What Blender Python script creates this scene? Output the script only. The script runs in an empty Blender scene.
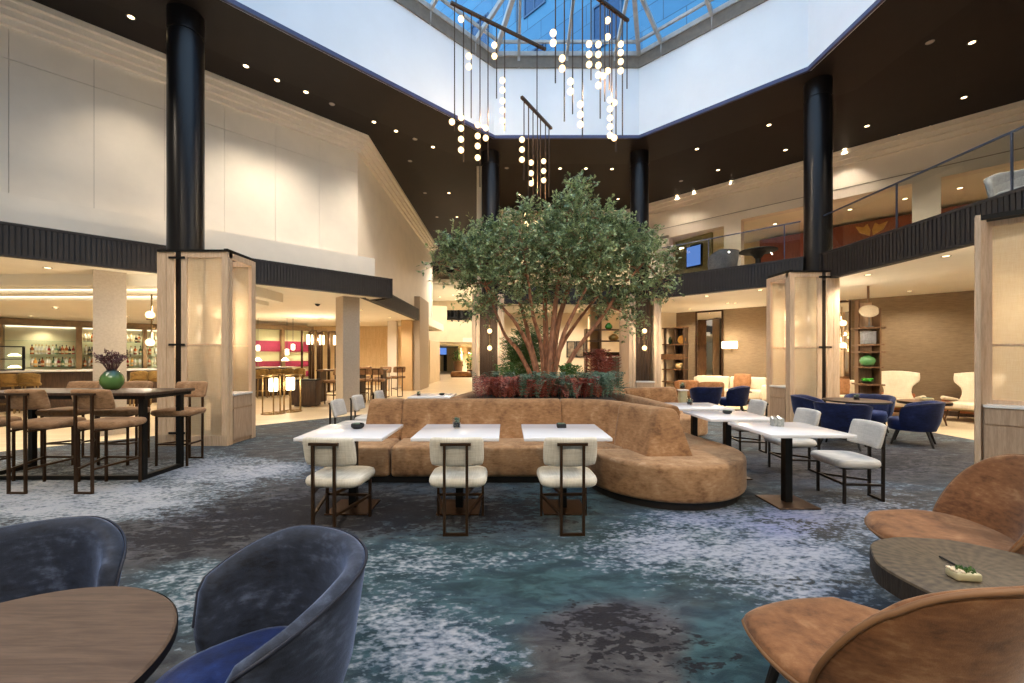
import bpy, bmesh, math, random
import numpy as np
from mathutils import Vector, Matrix
random.seed(7); rng = np.random.default_rng(7)
S = bpy.context.scene
C = S.collection
PI = math.pi; R = math.radians
# calibrated view of the place: eye height, focal length in pixels, vanishing point
F, CX, HY, H = 415.0, 507.0, 357.0, 1.47
def fl(px, py):
    Y = F*H/(py-HY); return ((px-CX)/F*Y, Y)
def at(px, py, z):
    Y = F*(z-H)/(HY-py); return ((px-CX)/F*Y, Y, z)
def dep(px, Y): return (px-CX)/F*Y
def zat(py, Y): return H+(HY-py)/F*Y
def dl(px, c):                       # point on the line X = Y - c
    r = (px-CX)/F; Y = c/(1-r); return (r*Y, Y)
def dr(px, c):                       # point on the line X = c - Y
    r = (px-CX)/F; Y = c/(1+r); return (r*Y, Y)

# ------------------------------------------------------------------ mesh builder
class MB:
    def __init__(s): s.v = []; s.f = []
    def add(s, vs, fs, M=None):
        o = len(s.v)
        if M is not None: vs = [M @ Vector(p) for p in vs]
        s.v += [tuple(p) for p in vs]
        s.f += [[i+o for i in f] for f in fs]
        return s
    def box(s, x0, y0, z0, x1, y1, z1, M=None):
        vs = [(x0,y0,z0),(x1,y0,z0),(x1,y1,z0),(x0,y1,z0),(x0,y0,z1),(x1,y0,z1),(x1,y1,z1),(x0,y1,z1)]
        return s.add(vs, [[3,2,1,0],[4,5,6,7],[0,1,5,4],[1,2,6,5],[2,3,7,6],[3,0,4,7]], M)
    def bar(s, p, q, w, h=None, M=None):
        h = h or w; p = Vector(p); q = Vector(q); d = (q-p).normalized()
        up = Vector((0,0,1)) if abs(d.z) < .9 else Vector((0,1,0))
        a = d.cross(up).normalized(); b = a.cross(d).normalized()
        a *= w/2; b *= h/2
        vs = [p-a-b, p+a-b, p+a+b, p-a+b, q-a-b, q+a-b, q+a+b, q-a+b]
        return s.add(vs, [[3,2,1,0],[4,5,6,7],[0,1,5,4],[1,2,6,5],[2,3,7,6],[3,0,4,7]], M)
    def bm(s, bm, M=None):
        bm.verts.index_update()
        s.add([v.co.copy() for v in bm.verts], [[v.index for v in f.verts] for f in bm.faces], M); bm.free(); return s
    def rbox(s, cx, cy, cz, sx, sy, sz, r, seg=3, M=None):
        b = bmesh.new(); bmesh.ops.create_cube(b, size=1)
        for v in b.verts: v.co = Vector((v.co.x*sx+cx, v.co.y*sy+cy, v.co.z*sz+cz))
        bmesh.ops.bevel(b, geom=list(b.edges), offset=min(r, .49*min(sx,sy,sz)), segments=seg, affect='EDGES', profile=.5)
        return s.bm(b, M)
    def prism(s, poly, z0, z1, bev=0, seg=2, M=None, bottom=True):
        b = bmesh.new()
        lo = [b.verts.new((x,y,z0)) for x,y in poly]; hi = [b.verts.new((x,y,z1)) for x,y in poly]
        n = len(poly)
        f1 = b.faces.new(lo[::-1]); f2 = b.faces.new(hi)
        for i in range(n): b.faces.new([lo[i], lo[(i+1)%n], hi[(i+1)%n], hi[i]])
        bmesh.ops.recalc_face_normals(b, faces=list(b.faces))
        if bev:
            es = [e for e in f2.edges] + ([e for e in f1.edges] if bottom else [])
            for e in b.edges:
                if len(e.link_faces) == 2 and e not in es and e.calc_face_angle(0) > .6: es.append(e)
            bmesh.ops.bevel(b, geom=list(set(es)), offset=bev, segments=seg, affect='EDGES', profile=.5, clamp_overlap=True)
        return s.bm(b, M)
    def lathe(s, prof, n=24, M=None, c=(0,0,0), cap=True, loop=False):
        vs = []; fs = []; m = len(prof)
        for i in range(n):
            a = 2*PI*i/n
            for r, z in prof: vs.append((c[0]+r*math.cos(a), c[1]+r*math.sin(a), c[2]+z))
        for i in range(n):
            j = (i+1) % n
            for k in range(m-1): fs.append([i*m+k, j*m+k, j*m+k+1, i*m+k+1])
        if loop: fs += [[i*m+m-1, ((i+1)%n)*m+m-1, ((i+1)%n)*m, i*m] for i in range(n)]; cap = False
        if cap and prof[0][0] > 1e-6: fs.append([i*m for i in range(n)][::-1])
        if cap and prof[-1][0] > 1e-6: fs.append([i*m+m-1 for i in range(n)])
        return s.add(vs, fs, M)
    def cyl(s, x, y, z0, z1, r0, r1=None, n=16, M=None):
        r1 = r0 if r1 is None else r1
        return s.lathe([(r0,z0),(r1,z1)], n, M, (x,y,0))
    def sphere(s, c, r, n=14, sz=1.0, M=None):
        k = max(5, n//2)
        return s.lathe([(max(1e-7, r*math.sin(PI*i/k)), -r*sz*math.cos(PI*i/k)) for i in range(k+1)], n, M, c)
    def tube(s, pts, rs, n=8, M=None, closed=False):
        pts = [Vector(p) for p in pts]
        if not hasattr(rs, '__len__'): rs = [rs]*len(pts)
        vs = []; fs = []; a = None; m = len(pts)
        for i, p in enumerate(pts):
            if closed: d = pts[(i+1) % m]-pts[i-1]
            else: d = pts[min(i+1,m-1)]-pts[max(i-1,0)]
            d.normalize()
            if a is None: a = d.orthogonal().normalized()
            a = (a-d*a.dot(d)).normalized(); b = d.cross(a)
            for k in range(n):
                t = 2*PI*k/n; vs.append(p+(a*math.cos(t)+b*math.sin(t))*rs[i])
        for i in range(m if closed else m-1):
            j = (i+1) % m
            for k in range(n):
                l = (k+1) % n; fs.append([i*n+k, i*n+l, j*n+l, j*n+k])
        if not closed: fs += [list(range(n))[::-1], [(m-1)*n+k for k in range(n)]]
        return s.add(vs, fs, M)
    def grid(s, P, cu=False, cv=False, M=None, flip=False):
        nu, nv = len(P), len(P[0])
        vs = [p for row in P for p in row]; fs = []
        for i in range(nu if cu else nu-1):
            for j in range(nv if cv else nv-1):
                a, b, c, d = i*nv+j, ((i+1) % nu)*nv+j, ((i+1) % nu)*nv+(j+1) % nv, i*nv+(j+1) % nv
                fs.append([a,d,c,b] if flip else [a,b,c,d])
        return s.add(vs, fs, M)
    def loops(s, rings, caps=True, M=None):          # loft through closed rings with equal counts
        n = len(rings[0]); vs = [p for r in rings for p in r]; fs = []
        for i in range(len(rings)-1):
            for k in range(n):
                l = (k+1) % n; fs.append([i*n+k, i*n+l, (i+1)*n+l, (i+1)*n+k])
        if caps: fs += [list(range(n))[::-1], [(len(rings)-1)*n+k for k in range(n)]]
        return s.add(vs, fs, M)
    def pad(s, fn, th, nu=18, nv=10, p=6, M=None):   # cushion-like slab around a surface fn(u,v)->(point, normal), u,v in -1..1
        us = [math.sin(PI/2*(-1+2*i/nu)) for i in range(nu+1)]; vv = [math.sin(PI/2*(-1+2*i/nv)) for i in range(nv+1)]
        A = []; B = []
        for u in us:
            ra = []; rb = []
            for v in vv:
                q, nrm = fn(u, v); q = Vector(q); nrm = Vector(nrm)
                t = max(abs(u), abs(v)); o = th/2*max(0., 1-t**p)**(1/2.2)
                ra.append(q+nrm*o); rb.append(q-nrm*o)
            A.append(ra); B.append(rb)
        s.grid(A, M=M, flip=True); s.grid(B, M=M); return s

def obj(name, mb, mat, parent=None, smooth=38):
    me = bpy.data.meshes.new(name); me.from_pydata([tuple(v) for v in mb.v], [], mb.f); me.validate(clean_customdata=False)
    b = bmesh.new(); b.from_mesh(me); bmesh.ops.remove_doubles(b, verts=b.verts, dist=1e-5); bmesh.ops.recalc_face_normals(b, faces=b.faces); b.to_mesh(me); b.free()
    if smooth:
        me.polygons.foreach_set('use_smooth', [True]*len(me.polygons))
        me.set_sharp_from_angle(angle=R(smooth))
    for m in (mat if isinstance(mat, (list, tuple)) else [mat]): me.materials.append(m)
    o = bpy.data.objects.new(name, me); C.objects.link(o)
    if parent is not None: o.parent = parent
    return o
def tag(o, label, cat, group=None, kind=None):
    o['label'] = label; o['category'] = cat
    if group: o['group'] = group
    if kind: o['kind'] = kind
    return o
def thing(name, label, cat, loc=(0,0,0), rz=0, group=None):
    o = bpy.data.objects.new(name, None); C.objects.link(o); o.empty_display_size = .1
    o.location = loc; o.rotation_euler = (0,0,rz)
    return tag(o, label, cat, group)
def struct(name, mb, mat, parent=None, smooth=38):
    o = obj(name, mb, mat, parent, smooth)
    if parent is None: o['kind'] = 'structure'
    return o
def dup(root, loc, rz, label=None, group=None, scale=None):
    r = root.copy(); C.objects.link(r); r.location = loc; r.rotation_euler = (0,0,rz)
    if scale: r.scale = (scale,)*3
    if label: r['label'] = label
    if group: r['group'] = group
    for ch in list(root.children):
        c = ch.copy(); C.objects.link(c); c.parent = r
        for g in list(ch.children):
            d = g.copy(); C.objects.link(d); d.parent = c
    return r
ORD = ['first','second','third','fourth','fifth','sixth','seventh','eighth','ninth','tenth','eleventh','twelfth','thirteenth','fourteenth','fifteenth','sixteenth']

# ------------------------------------------------------------------ materials
class NT:
    def __init__(s, name):
        s.m = bpy.data.materials.new(name); s.m.use_nodes = True; s.t = s.m.node_tree; s.n = s.t.nodes; s.n.clear()
        s.out = s.n.new('ShaderNodeOutputMaterial')
    def node(s, typ, **kw):
        n = s.n.new(typ)
        for k, v in kw.items():
            if k.startswith('i_'):
                key = k[2:].replace('_', ' ')
                s.set(n.inputs[key], v)
            else: setattr(n, k, v)
        return n
    def set(s, inp, v):
        if isinstance(v, bpy.types.NodeSocket): s.t.links.new(v, inp)
        elif isinstance(v, (tuple, list)) and len(v) == 3 and inp.type == 'RGBA': inp.default_value = (*v, 1)
        else: inp.default_value = v
    def math(s, op, a, b=None, clamp=False):
        n = s.n.new('ShaderNodeMath'); n.operation = op; n.use_clamp = clamp
        s.set(n.inputs[0], a)
        if b is not None: s.set(n.inputs[1], b)
        return n.outputs[0]
    def mix(s, f, a, b):
        n = s.n.new('ShaderNodeMix'); n.data_type = 'RGBA'
        s.set(n.inputs[0], f); s.set(n.inputs[6], a); s.set(n.inputs[7], b); return n.outputs[2]
    def step(s, x, a, b):
        n = s.n.new('ShaderNodeMapRange'); n.interpolation_type = 'SMOOTHSTEP'
        s.set(n.inputs[0], x); n.inputs[1].default_value = a; n.inputs[2].default_value = b; return n.outputs[0]
    def coord(s, kind='Object', scale=(1,1,1), rot=(0,0,0), rnd=0):
        tc = s.n.new('ShaderNodeTexCoord'); v = tc.outputs[kind]
        if rnd:
            oi = s.n.new('ShaderNodeObjectInfo'); add = s.n.new('ShaderNodeVectorMath'); add.operation = 'ADD'
            m = s.math('MULTIPLY', oi.outputs['Random'], rnd); cb = s.n.new('ShaderNodeCombineXYZ')
            s.set(cb.inputs[0], m); s.set(cb.inputs[1], m); s.set(cb.inputs[2], m)
            s.t.links.new(v, add.inputs[0]); s.t.links.new(cb.outputs[0], add.inputs[1]); v = add.outputs[0]
        mp = s.n.new('ShaderNodeMapping'); mp.inputs['Scale'].default_value = scale; mp.inputs['Rotation'].default_value = rot
        s.t.links.new(v, mp.inputs[0]); return mp.outputs[0]
    def noise(s, vec, scale, detail=4, rough=.55, dist=0):
        n = s.n.new('ShaderNodeTexNoise'); s.t.links.new(vec, n.inputs['Vector'])
        n.inputs['Scale'].default_value = scale; n.inputs['Detail'].default_value = detail
        n.inputs['Roughness'].default_value = rough; n.inputs['Distortion'].default_value = dist
        return n.outputs['Fac']
    def bump(s, h, strength=.3, dist=.01):
        n = s.n.new('ShaderNodeBump'); n.inputs['Strength'].default_value = strength; n.inputs['Distance'].default_value = dist
        s.t.links.new(h, n.inputs['Height']); return n.outputs[0]
    def bsdf(s, col, rough=.5, metal=0, normal=None, sheen=0, sheen_tint=None, spec=.5, coat=0, emit=None, es=0):
        b = s.n.new('ShaderNodeBsdfPrincipled')
        s.set(b.inputs['Base Color'], col); s.set(b.inputs['Roughness'], rough); b.inputs['Metallic'].default_value = metal
        b.inputs['Specular IOR Level'].default_value = spec; b.inputs['Coat Weight'].default_value = coat; b.inputs['Coat Roughness'].default_value = .15
        if normal is not None: s.t.links.new(normal, b.inputs['Normal'])
        if sheen:
            b.inputs['Sheen Weight'].default_value = sheen; b.inputs['Sheen Roughness'].default_value = .4
            if sheen_tint: b.inputs['Sheen Tint'].default_value = (*sheen_tint, 1)
        if emit: b.inputs['Emission Color'].default_value = (*emit, 1); b.inputs['Emission Strength'].default_value = es
        s.t.links.new(b.outputs[0], s.out.inputs[0]); return b
def lin(r, g, b):
    f = lambda c: (c/255/12.92 if c/255 <= .04045 else ((c/255+.055)/1.055)**2.4)
    return (f(r), f(g), f(b))
def plain(name, col, rough=.5, metal=0, var=.06, scale=8, bump=0, coat=0, spec=.5, stretch=(1,1,1)):
    t = NT(name); v = t.coord('Object', stretch, rnd=3); n = t.noise(v, scale, 5)
    d = tuple(c*(1-var*2) for c in col); l = tuple(min(1, c*(1+var*2)) for c in col)
    f = t.step(n, .3, .7)
    nb = t.bump(n, bump) if bump else None
    t.bsdf(t.mix(f, d, l), rough, metal, nb, coat=coat, spec=spec); return t.m
def suede(name, dark, mid, light, sheen=.35, tint=(1,1,1), scale=5, rough=.8):
    t = NT(name); v = t.coord('Object', rnd=7)
    a = t.noise(v, scale, 6, .62, .35); b = t.noise(t.coord('Object', (.55,.55,1.5), rnd=7), scale*6, 4, .62); c = t.noise(v, 260, 2)
    x = t.math('ADD', t.math('MULTIPLY', a, .6), t.math('MULTIPLY', b, .4))
    col = t.mix(t.step(x, .32, .54), dark, mid); col = t.mix(t.step(x, .5, .72), col, light)
    t.bsdf(col, rough, 0, t.bump(t.math('ADD', c, t.math('MULTIPLY', b, 1.5)), .25, .004), sheen=sheen, sheen_tint=tint, spec=.25); return t.m
def weave(name, c1, c2, scale=220, rough=.9):
    t = NT(name); v = t.coord('Object', rnd=3)
    w1 = t.noise(t.coord('Object', (scale, 6, 12)), 1, 2); w2 = t.noise(t.coord('Object', (8, 6, scale)), 1, 2)
    x = t.math('MULTIPLY', t.math('ADD', w1, w2), .5); y = t.noise(v, 4, 3)
    col = t.mix(t.step(t.math('ADD', t.math('MULTIPLY', x, .7), t.math('MULTIPLY', y, .3)), .35, .65), c1, c2)
    t.bsdf(col, rough, 0, t.bump(x, .3, .003), sheen=.15, spec=.2); return t.m
def wood(name, c1, c2, rough=.45, grain=(14, 14, 1.2), scale=3, coat=0, bump=.08):
    t = NT(name); v = t.coord('Object', grain, rnd=5)
    a = t.noise(v, scale, 6, .6, .6); b = t.noise(t.coord('Object', tuple(g*6 for g in grain)), scale, 3)
    x = t.math('ADD', t.math('MULTIPLY', a, .75), t.math('MULTIPLY', b, .25))
    t.bsdf(t.mix(t.step(x, .32, .68), c1, c2), rough, 0, t.bump(x, bump, .004), coat=coat, spec=.4); return t.m
def emis(name, col, st):
    t = NT(name); e = t.node('ShaderNodeEmission', i_Color=col, i_Strength=st); t.t.links.new(e.outputs[0], t.out.inputs[0]); return t.m
def glassy(name, tint=(1,1,1), refl=.06, fres=True, rough=.0):
    t = NT(name); tr = t.node('ShaderNodeBsdfTransparent', i_Color=tint); g = t.node('ShaderNodeBsdfGlossy', i_Roughness=rough)
    mx = t.n.new('ShaderNodeMixShader')
    lw = t.node('ShaderNodeLayerWeight', i_Blend=.5)
    t.set(mx.inputs[0], t.math('ADD', .035, t.math('MULTIPLY', t.math('POWER', lw.outputs['Facing'], 3.0), .45)) if fres else refl)
    t.t.links.new(tr.outputs[0], mx.inputs[1]); t.t.links.new(g.outputs[0], mx.inputs[2]); t.t.links.new(mx.outputs[0], t.out.inputs[0]); return t.m

M = {}
M['tan'] = suede('tan_suede', lin(104,72,46), lin(148,108,72), lin(182,144,106), .25, (1,.85,.7))
M['tan_seat'] = suede('tan_suede_worn', lin(118,84,56), lin(160,122,86), lin(190,154,118), .25, (1,.85,.7))
M['tan_stool'] = suede('stool_suede', lin(120,88,58), lin(158,120,86), lin(186,150,116), .2, (1,.85,.7), 8)
M['tan_chair'] = suede('caramel_suede', lin(84,52,30), lin(126,84,52), lin(162,122,86), .3, (1,.85,.75), 6)
M['piping'] = plain('suede_piping', lin(120,84,52), .7)
M['blue'] = suede('blue_velvet', lin(18,20,26), lin(38,44,58), lin(84,94,116), .5, (.45,.6,1), 4.5, .7)
M['blue_seat'] = suede('blue_velvet_seat', lin(12,20,52), lin(20,36,84), lin(40,62,120), .3, (.5,.65,1), 5, .7)
M['blue_far'] = suede('blue_velvet_even', lin(12,18,44), lin(22,32,70), lin(36,50,96), .2, (.5,.6,1), 5, .75)
M['blue_pipe'] = plain('navy_piping', lin(20,26,44), .6)
M['linen'] = weave('cream_linen', lin(196,188,172), lin(226,220,206))
M['linen_grey'] = weave('pale_grey_linen', lin(180,174,166), lin(210,204,196))
M['bronze'] = plain('bronze_metal', lin(74,54,38), .38, .75, .05)
M['black_metal'] = plain('black_metal', lin(26,24,22), .42, .6, .05)
M['dark_bronze'] = plain('dark_bronze', lin(44,36,30), .4, .6)
M['bar_frame'] = plain('bronzed_oak', lin(128,104,72), .5, .1)
M['brass'] = plain('brushed_brass', lin(150,124,84), .35, .8)
M['copper_plate'] = plain('bronze_plate', lin(84,62,46), .35, .8)
M['leg_black'] = plain('blackened_wood', lin(24,20,18), .5)
M['plinth'] = plain('dark_plinth', lin(22,16,13), .6)
M['white_wall'] = plain('warm_white_plaster', lin(232,222,208), .7, 0, .015, 2)
M['cream_wall'] = plain('cream_plaster', lin(226,208,178), .75, 0, .02, 2)
M['well_white'] = plain('well_white_panel', lin(238,238,240), .5, 0, .01, 1.2, spec=.3)
M['soffit'] = plain('cream_soffit', lin(244,236,218), .8, 0, .01, 2)
M['groove'] = plain('shadow_gap', lin(150,140,126), .8)
M['dark_ceiling'] = plain('dark_brown_ceiling', lin(28,20,17), .6, 0, .05, 3, spec=.25)
M['ring_ceiling'] = plain('dark_brown_ring', lin(31,23,20), .55, 0, .05, 3, spec=.25)
M['ring_edge'] = plain('navy_edge', lin(58,60,98), .4)
M['column'] = plain('gloss_black_column', lin(26,22,22), .30, .3, 0, 3)
M['rib'] = plain('charcoal_ribbed_metal', lin(44,38,36), .5, .15, .08, 6)
M['rib_back'] = plain('charcoal_backing', lin(32,28,26), .6)
M['oak'] = wood('pale_oak', lin(196,164,132), lin(220,192,160), .5)
M['oak_cab'] = wood('grey_oak', lin(168,140,114), lin(194,166,138), .5)
M['walnut'] = wood('walnut', lin(84,58,38), lin(124,92,62), .45)
M['dark_walnut'] = wood('dark_walnut', lin(52,38,28), lin(84,62,46), .45)
M['table_wood'] = wood('smoked_oak_top', lin(70,55,46), lin(98,80,68), .42, (1.2,16,8), 3)
M['ribbed_wood'] = wood('ribbed_brown_wood', lin(66,48,34), lin(96,74,54), .5)
M['red_wood'] = wood('red_brown_veneer', lin(120,58,34), lin(150,78,50), .35)
M['blond_wood'] = wood('blond_veneer', lin(214,182,134), lin(232,204,160), .5, (8,8,.6))
M['pillar'] = plain('taupe_pillar', lin(182,166,146), .8, 0, .03, 30, .05)
M['pillar_warm'] = plain('warm_pillar', lin(206,172,126), .75, 0, .02, 20, .04)
M['grasscloth'] = wood('brown_grasscloth', lin(112,94,72), lin(142,122,96), .85, (2,2,40), 3, 0, .3)
M['stone'] = None
M['marble'] = plain('white_marble', lin(236,234,236), .16, 0, .02, 3, coat=.3)
M['counter'] = plain('white_counter', lin(230,226,220), .25, 0, .02, 3)
M['rail_steel'] = plain('dark_blue_steel', lin(84,92,112), .3, .6)
M['steel'] = plain('brushed_steel', lin(150,148,146), .3, .9)
M['frame_grey'] = plain('skylight_frame', lin(176,172,168), .45, .2)
M['frame_taupe'] = plain('skylight_kerb', lin(118,108,96), .6)
M['tower'] = None
M['glow_warm'] = emis('warm_glow', (1.0,.80,.5), 5)
M['glow_soft'] = emis('soft_glow', (1.0,.80,.52), 6)
M['glow_globe'] = emis('globe_glow', (1.0,.72,.36), 2.4)
M['glow_lens'] = emis('lens_glow', (1.0,.72,.38), 6)
M['lens_off'] = plain('lens_unlit', lin(170,160,150), .3)
M['glow_screen'] = emis('screen_glow', (.16,.32,.85), .7)
M['glow_cove'] = emis('cove_glow', (1.0,.88,.66), 5)
M['glow_shelf'] = emis('shelf_glow', (1.0,.88,.62), 1.6)
M['mirror'] = plain('mirror_silver', (.82,.80,.76), .02, 1, 0)
M['glass'] = glassy('clear_glass', (.96,.97,.96))
M['rail_glass'] = glassy('railing_glass', (.90,.92,.90))
M['sky_glass'] = glassy('skylight_glass', (.84,.93,1.0))
M['shelf_glass'] = glassy('green_shelf_glass', (.90,.97,.93))
M['soil'] = plain('dark_soil', lin(36,28,22), .95, 0, .3, 30, .5)
M['bark'] = plain('red_bark', lin(164,112,82), .8, 0, .2, 24, .5, stretch=(1,1,.3))
M['green_glass'] = None
M['leather_orange'] = plain('orange_leather', lin(172,96,48), .5, 0, .08, 10)
M['cream_fabric'] = weave('ivory_boucle', lin(216,200,172), lin(236,222,198), 160)
M['magenta'] = plain('magenta_band', lin(150,40,76), .5)
M['black'] = plain('matte_black', lin(16,15,15), .6)
M['grey_fabric'] = weave('grey_upholstery', lin(110,110,112), lin(142,142,146), 160)
M['white_pot'] = plain('cream_ceramic', lin(176,166,132), .4)
M['orange_pillow'] = suede('rust_pillow', lin(118,80,50), lin(150,106,70), lin(176,134,96), .2, (1,.8,.6), 12)
M['gold'] = plain('gold_leaf', lin(206,160,84), .35, .7)
M['facade_window'] = plain('tower_window', lin(34,72,108), .1, .3)
M['tower_frame'] = plain('tower_window_frame', lin(60,90,120), .5)

def leafmat(name, d, l, trans=.25):
    t = NT(name); v = t.coord('Object'); n = t.noise(v, 6, 3); n2 = t.noise(v, 40, 1)
    x = t.math('ADD', t.math('MULTIPLY', n, .5), t.math('MULTIPLY', n2, .5))
    col = t.mix(t.step(x, .35, .65), d, l)
    b = t.bsdf(col, .42, spec=.5)
    tl = t.node('ShaderNodeBsdfTranslucent', i_Color=col); mx = t.n.new('ShaderNodeMixShader'); mx.inputs[0].default_value = trans
    t.t.links.new(b.outputs[0], mx.inputs[1]); t.t.links.new(tl.outputs[0], mx.inputs[2]); t.t.links.new(mx.outputs[0], t.out.inputs[0]); return t.m
M['leaf'] = leafmat('olive_leaf', lin(46,72,40), lin(192,206,150))
M['leaf_fern'] = leafmat('fern_leaf', lin(50,78,62), lin(128,152,128))
M['leaf_red'] = leafmat('red_leaf', lin(96,40,34), lin(172,92,74))
M['leaf_green'] = leafmat('bright_leaf', lin(44,78,34), lin(98,128,62))
M['twig_red'] = leafmat('plum_twig', lin(52,20,28), lin(92,44,50), .1)

def mesh_panel():
    t = NT('woven_mesh'); a = t.noise(t.coord('Object', (420,420,9)), 1, 2); b = t.noise(t.coord('Object', (9,9,420)), 1, 2)
    x = t.math('MULTIPLY', t.math('ADD', a, b), .5)
    col = t.mix(t.step(x, .3, .7), lin(224,202,168), lin(240,224,194))
    d = t.node('ShaderNodeBsdfDiffuse', i_Color=col); tl = t.node('ShaderNodeBsdfTranslucent', i_Color=col)
    m1 = t.n.new('ShaderNodeMixShader'); m1.inputs[0].default_value = .45
    t.t.links.new(d.outputs[0], m1.inputs[1]); t.t.links.new(tl.outputs[0], m1.inputs[2])
    tr = t.node('ShaderNodeBsdfTransparent'); m2 = t.n.new('ShaderNodeMixShader'); t.set(m2.inputs[0], t.math('ADD', .38, t.math('MULTIPLY', x, .2)))
    t.t.links.new(tr.outputs[0], m2.inputs[1]); t.t.links.new(m1.outputs[0], m2.inputs[2]); t.t.links.new(m2.outputs[0], t.out.inputs[0]); return t.m
M['mesh'] = mesh_panel()
def stone_floor():
    t = NT('pale_oak_planks'); br = t.node('ShaderNodeTexBrick', i_Color1=lin(222,202,170), i_Color2=lin(206,184,150), i_Mortar=lin(176,154,124))
    br.inputs['Scale'].default_value = 1; br.inputs['Mortar Size'].default_value = .004; br.inputs['Brick Width'].default_value = 1.6; br.inputs['Row Height'].default_value = .2
    t.t.links.new(t.coord('Object', rot=(0,0,R(0))), br.inputs['Vector'])
    n = t.noise(t.coord('Object', (1.5,14,1)), 2, 5)
    t.bsdf(t.mix(t.math('MULTIPLY', n, .35), br.outputs['Color'], lin(186,160,124)), .32, spec=.45); return t.m
M['stone'] = stone_floor()
def tower_mat():
    t = NT('stone_cladding'); br = t.node('ShaderNodeTexBrick', i_Color1=lin(62,124,158), i_Color2=lin(44,100,140), i_Mortar=lin(24,56,86))  # blue of the dusk light is put into the stone colours
    br.inputs['Scale'].default_value = 1; br.inputs['Mortar Size'].default_value = .03; br.inputs['Brick Width'].default_value = 2.4; br.inputs['Row Height'].default_value = 1.2
    t.t.links.new(t.coord('Object', rot=(R(90),0,0)), br.inputs['Vector'])
    n = t.noise(t.coord('Object'), .8, 5)
    t.bsdf(t.mix(t.math('MULTIPLY', n, .5), br.outputs['Color'], lin(96,156,184)), .6); return t.m
M['tower'] = tower_mat()
def green_vase():
    t = NT('green_blue_glaze'); sp = t.node('ShaderNodeSeparateXYZ'); t.t.links.new(t.coord('Object'), sp.inputs[0])
    f = t.step(sp.outputs[2], .14, .26)
    t.bsdf(t.mix(f, lin(86,124,62), lin(34,56,60)), .18, coat=.5); return t.m
M['green_glass'] = green_vase()
def bottle_mat(name, col): return plain(name, col, .12, 0, .05, coat=.6)
BOT = [bottle_mat('bottle_amber', lin(140,74,26)), bottle_mat('bottle_clear', lin(206,206,196)), bottle_mat('bottle_green', lin(60,90,60)), bottle_mat('bottle_red', lin(128,32,26)), bottle_mat('bottle_dark', lin(40,30,26)), bottle_mat('bottle_gold', lin(206,150,66))]
BOTN = ['amber','clear','green','red','dark','golden']
def catmull3(P, n):
    P = [Vector(p) for p in P]; out = []
    for i in range(len(P)-1):
        a, b, c, d = P[max(i-1,0)], P[i], P[i+1], P[min(i+2,len(P)-1)]
        for k in range(n):
            t = k/n; out.append(.5*((2*b)+(c-a)*t+(2*a-5*b+4*c-d)*t*t+(3*b-a-3*c+d)*t**3))
    out.append(P[-1]); return out
E_MAIN, E_LOW, E_LOWR, K_LOW, SKY, EXPO, E_NEAR = 580, 130, 140, 2.6, 2.05, 0.40, 650
# ------------------------------------------------------------------ floor and carpet
m = MB(); m.box(-30,-6,-.2, 30,60,0); struct('floor', m, M['stone'])
def carpet_mat():
    t = NT('abstract_carpet')
    at_ = t.node('ShaderNodeAttribute', attribute_name='mask'); sp = t.node('ShaderNodeSeparateColor'); t.t.links.new(at_.outputs['Color'], sp.inputs[0])
    L, D, T = sp.outputs[0], sp.outputs[1], sp.outputs[2]; V = at_.outputs['Alpha']
    v0 = t.coord('Object'); st = t.coord('Object', (1, 2.1, 1), (0,0,R(-28))); st2 = t.coord('Object', (1, 1.7, 1), (0,0,R(-40)))
    n_big = t.noise(st, 1.1, 5, .6, .4); n_mid = t.noise(st, 4.5, 4, .62, .5); n_fine = t.noise(st2, 19, 4, .6); n_pile = t.noise(v0, 240, 2)
    n_dk = t.noise(t.coord('Object', (1, 2.2, 1), (0,0,R(-20))), 6.0, 5, .66, .5)
    teal = t.mix(t.step(n_mid, .35, .7), lin(34,53,58), lin(62,90,94))
    grey = t.mix(t.step(n_mid, .35, .7), lin(54,52,54), lin(86,84,84))
    base = t.mix(t.step(t.math('ADD', T, t.math('MULTIPLY', t.math('SUBTRACT', n_big, .5), .8)), .3, .7), grey, teal)
    foam = t.math('ADD', t.math('MULTIPLY', n_mid, .36), t.math('MULTIPLY', n_fine, .64))
    big = t.math('MULTIPLY', t.math('SUBTRACT', n_big, .5), .30)
    lx = t.math('ADD', t.math('ADD', foam, big), t.math('MULTIPLY', t.math('SUBTRACT', L, .5), .33))
    lf = t.step(lx, .515, .55)
    pale = t.mix(t.step(lx, .53, .70), lin(82,98,100), lin(176,178,178))
    pale = t.mix(t.math('MULTIPLY', V, .8), pale, lin(132,136,168))
    col = t.mix(t.math('MULTIPLY', lf, .92), base, pale)
    lav = t.math('MULTIPLY', t.math('MULTIPLY', V, t.step(n_big, .4, .6)), .4)
    col = t.mix(lav, col, lin(104,114,160))
    df = t.step(t.math('ADD', t.math('ADD', t.math('MULTIPLY', n_dk, .62), t.math('MULTIPLY', n_fine, .38)), t.math('MULTIPLY', t.math('SUBTRACT', D, .5), .30)), .555, .58)
    col = t.mix(t.math('MULTIPLY', df, .88), col, lin(26,23,28))
    col = t.mix(t.math('MULTIPLY', n_pile, .22), col, lin(40,44,48))
    t.bsdf(col, .95, 0, t.bump(n_pile, .5, .006), spec=.12, sheen=.1); return t.m
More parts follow.
